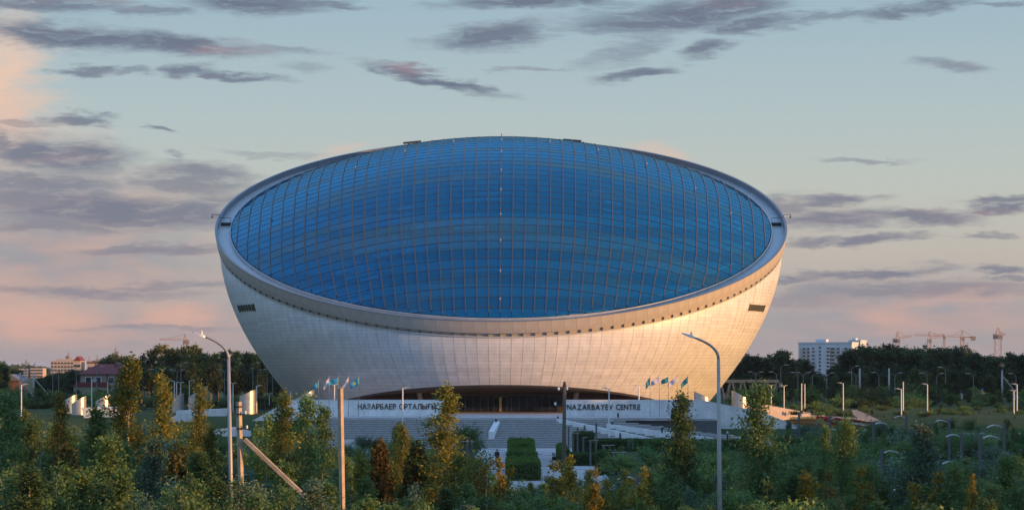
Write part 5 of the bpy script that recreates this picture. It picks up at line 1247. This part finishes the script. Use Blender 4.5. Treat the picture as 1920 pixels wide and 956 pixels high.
# the trees of the front thicket that stand out, from left to right
KEY = [('poplar_tree', 'aspen', 'dark', 1, 8, 738, 112, 'dark aspen cut by the left edge of the picture', 1.1), ('poplar_tree', 'poplar', 'olive', 2, 113, 738, 118, 'golden lit poplar, second from the left, behind the dark saplings', 1.0),
       ('poplar_tree', 'poplar', 'olive', 1, 50, 772, 130, 'short golden poplar between the left edge and the second poplar', 1.1), ('poplar_tree', 'poplar', 'mid', 3, 176, 765, 104, 'fresh green poplar in front of the white block wall at far left', 1.5), ('pine_tree', 'pine', 'pine', 1, 122, 838, 98, 'young pine with upturned shoots below the second poplar', 1.1),
       ('poplar_tree', 'poplar', 'olive', 4, 243, 674, 112, 'tallest golden poplar of the left thicket', 1.35), ('poplar_tree', 'poplar', 'olive', 2, 303, 703, 116, 'golden poplar right of the tallest one', 1.1), ('poplar_tree', 'poplar', 'olive', 3, 372, 722, 112, 'slim golden poplar before the white ramp with the curved end', .95),
       ('poplar_tree', 'aspen', 'mid', 2, 205, 818, 92, 'green aspen sapling below the tallest golden poplar', 1.2), ('poplar_tree', 'aspen', 'silver', 3, 282, 822, 96, 'silvery green aspen sapling between two golden poplars', 1.1), ('poplar_tree', 'poplar', 'olive', 1, 400, 805, 104, 'half lit poplar just left of the tall left street lamp', 1.2),
       ('pine_tree', 'pine', 'pine', 2, 330, 838, 100, 'rusty young pine left of the tall left street lamp', 1.0), ('poplar_tree', 'poplar', 'olive', 3, 528, 738, 108, 'golden poplar right of the strutted utility pole', 1.35), ('poplar_tree', 'aspen', 'dark', 1, 575, 742, 112, 'dark aspen with two leafy tops before the left wing wall', 1.0), ('poplar_tree', 'aspen', 'dark', 2, 602, 762, 118, 'dark aspen just left of the bare concrete post', .9),
       ('poplar_tree', 'wispy', 'mid', 1, 487, 778, 128, 'thin green sapling before the sloping end of the left wing wall', .9), ('poplar_tree', 'bush', 'olive', 1, 470, 838, 112, 'golden bush behind the strut of the utility pole', 1.0), ('birch_tree', 'wispy', 'olive', 2, 676, 846, 104, 'small golden birch right of the bare concrete post', .9), ('pine_tree', 'pine', 'rust', 2, 712, 826, 108, 'rust coloured sapling between two golden birches', .8),
       ('poplar_tree', 'poplar', 'olive', 2, 756, 798, 112, 'golden poplar in front of the steps below the Cyrillic lettering', 1.15), ('pine_tree', 'pine', 'pine', 1, 782, 832, 110, 'brown young pine beside the golden poplar below the lettering', 1.0), ('poplar_tree', 'poplar', 'olive', 1, 829, 727, 108, 'tall golden poplar overlapping the end of the Cyrillic lettering', 1.5), ('poplar_tree', 'bush', 'olive', 2, 868, 838, 104, 'golden bushy foot right below the tall middle poplar', 1.1),
       ('poplar_tree', 'aspen', 'dark', 3, 745, 795, 150, 'dark aspen behind the golden poplar below the lettering', .8), ('willow_tree', 'willow', 'willow', 1, 874, 786, 262, 'soft green willow standing left of the middle steps', .95), ('birch_tree', 'wispy', 'yellow', 1, 932, 858, 118, 'yellow birch sapling in front of the person', .9), ('birch_tree', 'wispy', 'rust', 2, 905, 872, 110, 'rusty sapling left of the yellow one in front of the person', 1.0),
       ('birch_tree', 'wispy', 'yellow', 2, 1066, 852, 112, 'yellow birch beside the benches at the central path', 1.0), ('birch_tree', 'wispy', 'olive', 3, 1040, 872, 106, 'olive sapling in front of the benches', 1.0), ('birch_tree', 'wispy', 'yellow', 3, 1106, 884, 104, 'yellow sapling right of the benches one', 1.0), ('birch_tree', 'wispy', 'yellow', 1, 1212, 876, 112, 'yellow birch standing alone right of the path lamps', 1.05), ('birch_tree', 'wispy', 'olive', 1, 1168, 880, 108, 'olive birch left of the lone yellow one', .9),
       ('poplar_tree', 'aspen', 'dark', 2, 1274, 740, 108, 'tall dark aspen in front of the right flags', .95), ('poplar_tree', 'aspen', 'dark', 1, 1432, 722, 104, 'tallest dark aspen right of the tall right street lamp', 1.05), ('birch_tree', 'bush', 'yellow', 1, 1385, 890, 118, 'yellow bush just right of the tall right street lamp', .6), ('birch_tree', 'wispy', 'yellow', 2, 1510, 882, 102, 'bright yellow birch below the flower slope', 1.25), ('poplar_tree', 'aspen', 'mid', 3, 1578, 788, 112, 'green aspen before the left half of the flower bed', 1.0), ('poplar_tree', 'aspen', 'dark', 2, 1545, 800, 130, 'dark aspen left of the one before the flower bed', .8),
       ('birch_tree', 'wispy', 'yellow', 3, 1618, 882, 104, 'yellow birch below the right end of the flower slope', 1.0), ('poplar_tree', 'aspen', 'silver', 1, 1722, 795, 106, 'pale green aspen right of the flower slope', 1.25), ('birch_tree', 'wispy', 'yellow', 1, 1755, 886, 100, 'yellow birch below the pale green aspen', 1.1), ('birch_tree', 'wispy', 'yellow', 2, 1824, 888, 98, 'thin yellow birch near the right edge', .55), ('poplar_tree', 'aspen', 'dark', 3, 1795, 868, 100, 'dark aspen left of the thin yellow birch', 1.1), ('poplar_tree', 'aspen', 'mid', 1, 1880, 855, 108, 'green aspen in the bottom right corner', 1.4), ('birch_tree', 'wispy', 'rust', 3, 1562, 890, 98, 'rusty sapling right of the bright yellow birch', .9)]
for nm, kind, leaf, sd, px, yt, d, lab, wd in KEY: tree_px(nm, kind, leaf, sd, px, yt, d, lab, 'tree', None, wd)
# the rest of the thicket
def zone_label(px):
    if px < 436: return 'green sapling of the dense thicket left of the tall left street lamp', 'thicket saplings at left'
    if px < 645: return 'green sapling of the thicket between the left street lamp and the bare concrete post', 'thicket saplings behind the strutted pole'
    if px < 950: return 'green sapling of the thicket between the concrete post and the central path', 'thicket saplings left of the path'
    if px < 1350: return 'green sapling of the thicket between the central path and the right street lamp', 'thicket saplings right of the path'
    return 'green sapling of the thicket right of the tall right street lamp', 'thicket saplings at right'
ENV = [(0, 785), (100, 806), (160, 808), (240, 800), (330, 800), (420, 828), (480, 830), (560, 812), (620, 838), (660, 860), (740, 868), (800, 858), (860, 868), (930, 890), (1000, 892), (1090, 892), (1200, 892), (1290, 868), (1370, 872), (1450, 858), (1540, 872), (1640, 872), (1740, 868), (1840, 862), (1920, 855)]
def env(px): return float(np.interp(px, [e[0] for e in ENV], [e[1] for e in ENV]))
px = -90.0; k = 0
while px < 2015:
    for row in range(3):
        q = px + random.uniform(-16, 16); d = (128, 104, 84)[row] + random.uniform(-9, 9); yt = env(min(1919, max(0, q))) + (0, 38, 78)[row] + random.uniform(-14, 22)
        kind = random.choice(['bush', 'bush', 'aspen', 'poplar', 'wispy', 'aspen']); leaf = random.choice(['dark', 'dark', 'mid', 'silver', 'dark'] if q > 60 else ['dark'])
        if row == 0 and random.random() < .22 and 640 < q < 1250: leaf = 'olive'
        
        lab, grp = zone_label(q)
        tree_px('sapling', kind, leaf, random.choice([1, 2, 3]), q, yt, d, where_label(f'{LEAFW[leaf]} {KINDW[kind]} sapling, ' + ('back', 'middle', 'front')[row] + ' row,', q, MK_FRONT), 'sapling', grp, random.uniform(1.0, 1.35) * (1.7 if kind == 'poplar' else 1))
        k += 1
    px += 31
for q, d, yt, kd, lf in [(968, 116, 912, 'bush', 'dark'), (996, 132, 896, 'bush', 'dark'), (1018, 120, 905, 'aspen', 'dark'), (1042, 136, 893, 'bush', 'mid'), (1078, 126, 900, 'bush', 'dark'), (1130, 130, 893, 'bush', 'dark'), (1155, 118, 902, 'bush', 'mid'), (985, 98, 925, 'bush', 'mid'), (1055, 96, 922, 'bush', 'dark'), (925, 96, 925, 'bush', 'dark')]:
    tree_px('sapling', kd, lf, 1 + q % 3, q, yt, d, where_label(f'{LEAFW[lf]} {KINDW[kd]} sapling closing the path', q, MK_FRONT), 'sapling', 'saplings across the near end of the path', 1.4)
# shrubs in the middle distance
def shrubs(n, px0, px1, d0, d1, y0, y1, kinds, leafs, label, group, name='shrub', cat='shrub', wide=(1.0, 1.5), hmax=9):
    for _ in range(n):
        px = random.uniform(px0, px1); d = random.uniform(d0, d1); x = WX(px, d); zb = ground_z(x, d); f = (d1 - d) / max(1, d1 - d0)
        yt = y0 + (y1 - y0) * f + random.uniform(-6, 8); h = min(hmax, max(.8, WZ(yt, d) - zb))
        kd, lf = random.choice(kinds), random.choice(leafs); tree(name, kd, lf, random.choice([1, 2]), x, d, h, where_label(f'{LEAFW[lf]} {KINDW[kd]} {cat} {label}', px, MK_MID), cat, group, random.uniform(*wide))
shrubs(26, 600, 890, 190, 292, 812, 862, ['bush', 'shrub', 'willow'], ['willow', 'mid', 'dark', 'silver'], 'under the left steps', 'shrubs left of the path', wide=(1.1, 1.6))
shrubs(34, 1160, 1500, 190, 300, 812, 862, ['bush', 'shrub', 'willow'], ['dark', 'mid', 'willow', 'silver', 'mid'], 'under the right steps', 'shrubs right of the path', wide=(1.1, 1.7))
shrubs(40, 1500, 1930, 180, 312, 822, 866, ['bush', 'shrub', 'shrub', 'willow'], ['dark', 'mid', 'willow', 'silver'], 'on the lower lawn', 'shrubs at right', wide=(1.1, 1.7))
shrubs(46, -20, 440, 150, 300, 790, 820, ['bush', 'shrub', 'wispy'], ['dark', 'mid', 'silver'], 'before the ramps', 'shrubs before the white ramps', wide=(1.1, 1.6))
shrubs(46, -20, 520, 405, 452, 722, 758, ['shrub', 'bush'], ['willow', 'mid', 'farlit', 'dark'], 'behind the shafts', 'shrub belt at left', wide=(1.3, 2.0), hmax=6)
shrubs(95, 1480, 1940, 350, 440, 738, 796, ['shrub', 'bush', 'shrub'], ['dark', 'mid', 'farwood', 'willow'], 'before the right wood', 'shrub belt at right', wide=(1.3, 2.0), hmax=5)
shrubs(16, 1560, 1900, 338, 372, 778, 800, ['wispy', 'pine'], ['rust', 'olive'], 'near the flowers', 'rusty saplings at right', 'sapling', 'sapling', (1.0, 1.4), 2.6)
shrubs(70, 1475, 1940, 235, 345, 778, 832, ['bush', 'shrub', 'willow', 'aspen'], ['dark', 'mid', 'willow', 'silver'], 'on the upper lawn', 'shrubs on the upper lawn', wide=(1.1, 1.7), hmax=3.6)
# far woods
def wood(n, px0, px1, d0, d1, env_, kinds, leafs, label, group, jit=6):
    for k in range(n):
        px = px0 + (px1 - px0) * (k + random.uniform(-.8, .8)) / n; d = random.uniform(d0, d1); x = WX(px, d); zb = ground_z(x, d)
        yt = float(np.interp(px, [e[0] for e in env_], [e[1] for e in env_])) + abs(random.gauss(0, jit)) - 1
        kd, lf = random.choice(kinds), random.choice(leafs); tree('forest_tree', kd, lf, random.choice([1, 2, 3]), x, d, max(2.5, WZ(yt, d) - zb), where_label(f'{LEAFW[lf]} {KINDW[kd]} tree {label}', px, MK_FAR), 'tree', group, random.uniform(1.0, 1.4))
wood(66, 1350, 1960, 540, 600, [(1350, 690), (1372, 680), (1395, 655), (1430, 656), (1470, 644), (1492, 664), (1510, 668), (1542, 700), (1570, 672), (1588, 652), (1605, 639), (1640, 634), (1700, 640), (1745, 641), (1790, 640), (1815, 640), (1840, 655), (1870, 658), (1895, 655), (1930, 655)], ['far', 'fartall', 'far'], ['farwood'], 'on the right crest', 'far right wood, back row', 4)
wood(52, 1370, 1960, 480, 530, [(1370, 700), (1420, 690), (1480, 690), (1560, 695), (1640, 678), (1760, 680), (1920, 690)], ['far', 'far', 'fartall'], ['farwood', 'farwood', 'farlit'], 'in the middle row', 'far right wood, middle rows', 9)
wood(44, 1380, 1960, 445, 475, [(1380, 718), (1480, 722), (1560, 720), (1640, 712), (1740, 706), (1800, 716), (1920, 722)], ['far', 'shrub', 'far'], ['farlit', 'mid', 'farwood'], 'in the front row', 'far right wood, front row', 9)
wood(30, 255, 530, 520, 580, [(255, 668), (275, 648), (290, 637), (318, 640), (330, 655), (345, 638), (372, 642), (395, 656), (412, 652), (440, 648), (470, 652), (500, 668), (530, 690)], ['fartall', 'fartall', 'far'], ['farlit', 'farwood', 'olive'], 'on the left crest', 'far left wood, back row', 5)
wood(34, 235, 560, 470, 515, [(235, 690), (300, 672), (420, 675), (500, 690), (560, 705)], ['far', 'far', 'fartall'], ['farwood'], 'in the left wood', 'far left wood, front rows', 10)
wood(12, 186, 262, 545, 580, [(186, 676), (200, 660), (215, 655), (240, 660), (262, 668)], ['far', 'fartall'], ['farlit', 'farwood'], 'behind the house', 'trees behind the red roof', 4)
wood(26, 70, 160, 560, 640, [(70, 705), (100, 694), (125, 688), (150, 684), (160, 690)], ['far'], ['farwood'], 'between shed and house', 'trees left of the red roof', 6)
wood(12, -30, 36, 470, 540, [(-30, 668), (5, 672), (12, 680), (26, 682), (34, 690)], ['far', 'fartall'], ['farwood', 'dark'], 'beside the shed', 'trees at the far left edge', 5)
wood(26, -20, 240, 455, 480, [(-20, 726), (240, 726)], ['shrub', 'far'], ['mid', 'farlit', 'farwood'], 'before the house', 'small trees before the red roof', 7)
# far hazy tree line at the horizon
def treeline(px0, px1, d, y, label, seed):
    r = np.random.default_rng(seed); n = 16000; x = r.uniform(WX(px0, d), WX(px1, d), n); top = WZ(y, d) + 3 * np.sin(x * .013 + seed) + 2 * np.sin(x * .05)
    C = np.stack([x, d + r.uniform(0, 60, n), 1.0 + (np.maximum(top, 3)) * r.uniform(0, 1, n) ** .7], 1)
    o = link('distant_treeline', leaves_mesh('distant_treeline', C, 5.0, L['farwood'], 0, seed, .8)); tag(o, label, kind='stuff')
treeline(-1400, 560, 2700, 695, 'dark tree line along the far left horizon', 3); treeline(1300, 3400, 2600, 690, 'dark tree line along the far right horizon', 5)
# unseen trees added outside the frame at right to shade the park front
for k in range(26):
    d = 52 + k * 2.8 + random.uniform(-.5, .5); x = 52 + random.uniform(-2, 3)
    if 75 < d < 82: continue
    tree('forest_tree', 'far', 'farwood', random.choice([1, 2, 3]), x, d, 6.8 if d < 75 else (8.5 if d < 87 else (11.5 if d < 93 else 9.5)), 'dark unseen tree added beyond the right edge to shade the thicket', 'tree', 'unseen shade trees beyond the right edge', 1.5)
for k in range(5):  # unseen tall group added to shade the right street lamp
    tree('forest_tree', 'fartall', 'farwood', 1 + k % 3, 48 + 2.4 * k, 77.5 + .75 * k, 19.5, 'tall slim unseen tree added beyond the right edge to shade the right lamp', 'tree', 'tall unseen shade trees beyond the right edge', 1.0)
for k in range(64):  # unseen rows added and sized to shade the steps and wing walls
    x = (104 if k % 2 else 114) + random.uniform(-3, 3); d = 140 + k * 2.75 + random.uniform(-.6, .6)
    tree('forest_tree', 'far', 'farwood', random.choice([1, 2, 3]), x, d, random.uniform(19, 22) if d < 276 else (24 if d < 298 else (18 if d < 311 else 13)), 'dark unseen tree added beyond the right edge to shade the steps', 'tree', 'unseen shade trees abreast of the steps', 1.4)

# clipped hedges -------------------------------------------------------
def hedge(label, blocks, leaf, group='clipped hedges', size=.15, dens=240, name='hedge'):
    """blocks: boxes x0, x1, d0, d1, height, standing on the ground; one box is one clipped block"""
    t = thing(name, label, 'hedge', (blocks[0][0], blocks[0][2], 0), 0, group); r = np.random.default_rng(int(abs(blocks[0][0]) * 100) + 7); core = MB(); Cs = []
    ox, oy = blocks[0][0], blocks[0][2]
    for x0, x1, d0, d1, h in blocks:
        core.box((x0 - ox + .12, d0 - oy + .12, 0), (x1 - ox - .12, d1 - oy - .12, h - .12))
        A = [(x1 - x0) * (d1 - d0), (x1 - x0) * h, (d1 - d0) * h, (d1 - d0) * h]
        for k, a in enumerate(A):
            n = int(a * dens); u, v = r.uniform(0, 1, n), r.uniform(0, 1, n); j = r.normal(0, .085, n)
            bump_ = .06 * np.sin(u * (x1 - x0) * 5 + x0) * np.sin(v * 9) + .10 * np.sin(u * (x1 - x0) * 1.7 + d0) * np.sin(v * (d1 - d0) * 1.3 + 1)
            if k == 0: c = np.stack([x0 + (x1 - x0) * u, d0 + (d1 - d0) * v, h + j + bump_], 1)
            elif k == 1: c = np.stack([x0 + (x1 - x0) * u, d0 + j + bump_, h * v], 1)
            else: c = np.stack([np.full(n, x0 if k == 2 else x1) + j, d0 + (d1 - d0) * u, h * v], 1)
            Cs.append(c)
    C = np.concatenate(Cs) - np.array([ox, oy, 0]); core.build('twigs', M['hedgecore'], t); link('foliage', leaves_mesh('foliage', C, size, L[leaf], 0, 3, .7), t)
cx0, cx1 = -.35, 2.6
bl = []
for k in range(11):
    d = 302 - k * 7.2; bl.append((cx0 + random.uniform(-.12, .12), cx1 + random.uniform(-.12, .12), d - 5.6, d, random.uniform(1.45, 2.0)))
hedge('clipped green hedge in stepped blocks along the middle of the central path', bl, 'hedge')
hedge('square clipped hedge right of the steps behind the dark lamps', [(WX(1076, 300), WX(1112, 300), 298, 302, 2.6)], 'hedgedark')
hedge('long low clipped hedge right of the benches', [(WX(1048, 262), WX(1152, 262), 259, 263, 1.25)], 'hedgedark')
hedge('clipped hedge block beside the benches on the path edge', [(WX(1046, 278), WX(1060, 278), 262.2, 282, 1.7)], 'hedge')
hedge('tall dark clipped hedge behind the nearest path lamp', [(WX(1120, 238), WX(1153, 238), 236, 240, 2.3)], 'hedgedark')
hedge('long dark hedge at the foot of the right hand steps', [(WX(1117, 306), WX(1260, 306), 304, 307, 1.5)], 'hedgedark')
hedge('clipped hedge below the right cheek wall', [(WX(1290, 308), WX(1420, 308), 306, 309, 1.35)], 'hedgedark')
hedge('clipped hedge right of the steps below the wing wall slope', [(WX(1452, 300), WX(1500, 300), 298, 302, 1.7)], 'hedgedark')
hedge('clipped hedge at far right in front of the curved head lamps', [(WX(1640, 240), WX(1668, 240), 238, 241, 1.2)], 'hedgedark')
# flower bed on the slope
def flowers(name, label, cols, rows_, seed):
    r = np.random.default_rng(seed); C = []
    for (pxa, pxb, ya, yb, n) in rows_:
        px = r.uniform(pxa, pxb, n); d = 0
        f = (px - pxa) / (pxb - pxa); y = ya + (yb - ya) * f + r.normal(0, .8, n)
        for q, yy in zip(px, y):
            # where the sight line meets the slope
            lo, hi = 305.0, 350.0
            for _ in range(18):
                md = (lo + hi) / 2; z = WZ(yy, md)
                if z > ground_z(WX(q, md), md): lo = md
                else: hi = md
            C.append((WX(q, lo), lo, ground_z(WX(q, lo), lo) + .15))
    o = link(name, leaves_mesh(name, np.array(C), .24, cols, .2, seed, .9)); tag(o, label, kind='stuff')
for nm, c in (('red', (.15, .012, .02)), ('white', (.42, .40, .35)), ('rust', (.26, .085, .02)), ('yellow', (.40, .34, .10))): L['fl_' + nm] = leafmat('petal_' + nm, c, tuple(v * 1.25 for v in c), .3, 0)
flowers('red_flowers', 'rows of deep red flowers on the slope at right', L['fl_red'], [(1528, 1570, 783, 785, 500), (1555, 1640, 785, 795, 700), (1590, 1680, 800, 807, 600), (1575, 1610, 803, 804, 250), (1545, 1565, 787, 796, 300)], 1)
flowers('white_flowers', 'rows of white flowers on the slope at right', L['fl_white'], [(1520, 1620, 781, 788, 420), (1580, 1680, 792, 806, 420), (1560, 1660, 806, 809, 300), (1490, 1530, 786, 783, 120)], 2)
flowers('rust_flowers', 'rust coloured flowers on the left end of the slope', L['fl_rust'], [(1490, 1545, 794, 799, 420), (1480, 1530, 789, 789, 350), (1550, 1590, 798, 800, 260)], 3)
flowers('yellow_flowers', 'pale yellow flowers on the left end of the slope', L['fl_yellow'], [(1480, 1530, 785, 784, 260), (1545, 1620, 800, 803, 200)], 4)

# ------------------------------------------------------------------ haze
def build_haze(dens):
    m = bpy.data.materials.new('haze'); m.use_nodes = True; t = m.node_tree; t.nodes.clear()
    o = t.nodes.new('ShaderNodeOutputMaterial'); v = t.nodes.new('ShaderNodeVolumePrincipled')
    v.inputs['Color'].default_value = (0.80, 0.86, 0.95, 1); v.inputs['Density'].default_value = dens; v.inputs['Anisotropy'].default_value = 0.2
    t.links.new(v.outputs[0], o.inputs['Volume'])
    o = MB().box((-9500, -500, -1.6), (9500, 21000, 66)).build('haze', m); tag(o, 'thin evening haze over the park and the far woods', kind='stuff')
build_haze(0.000035)
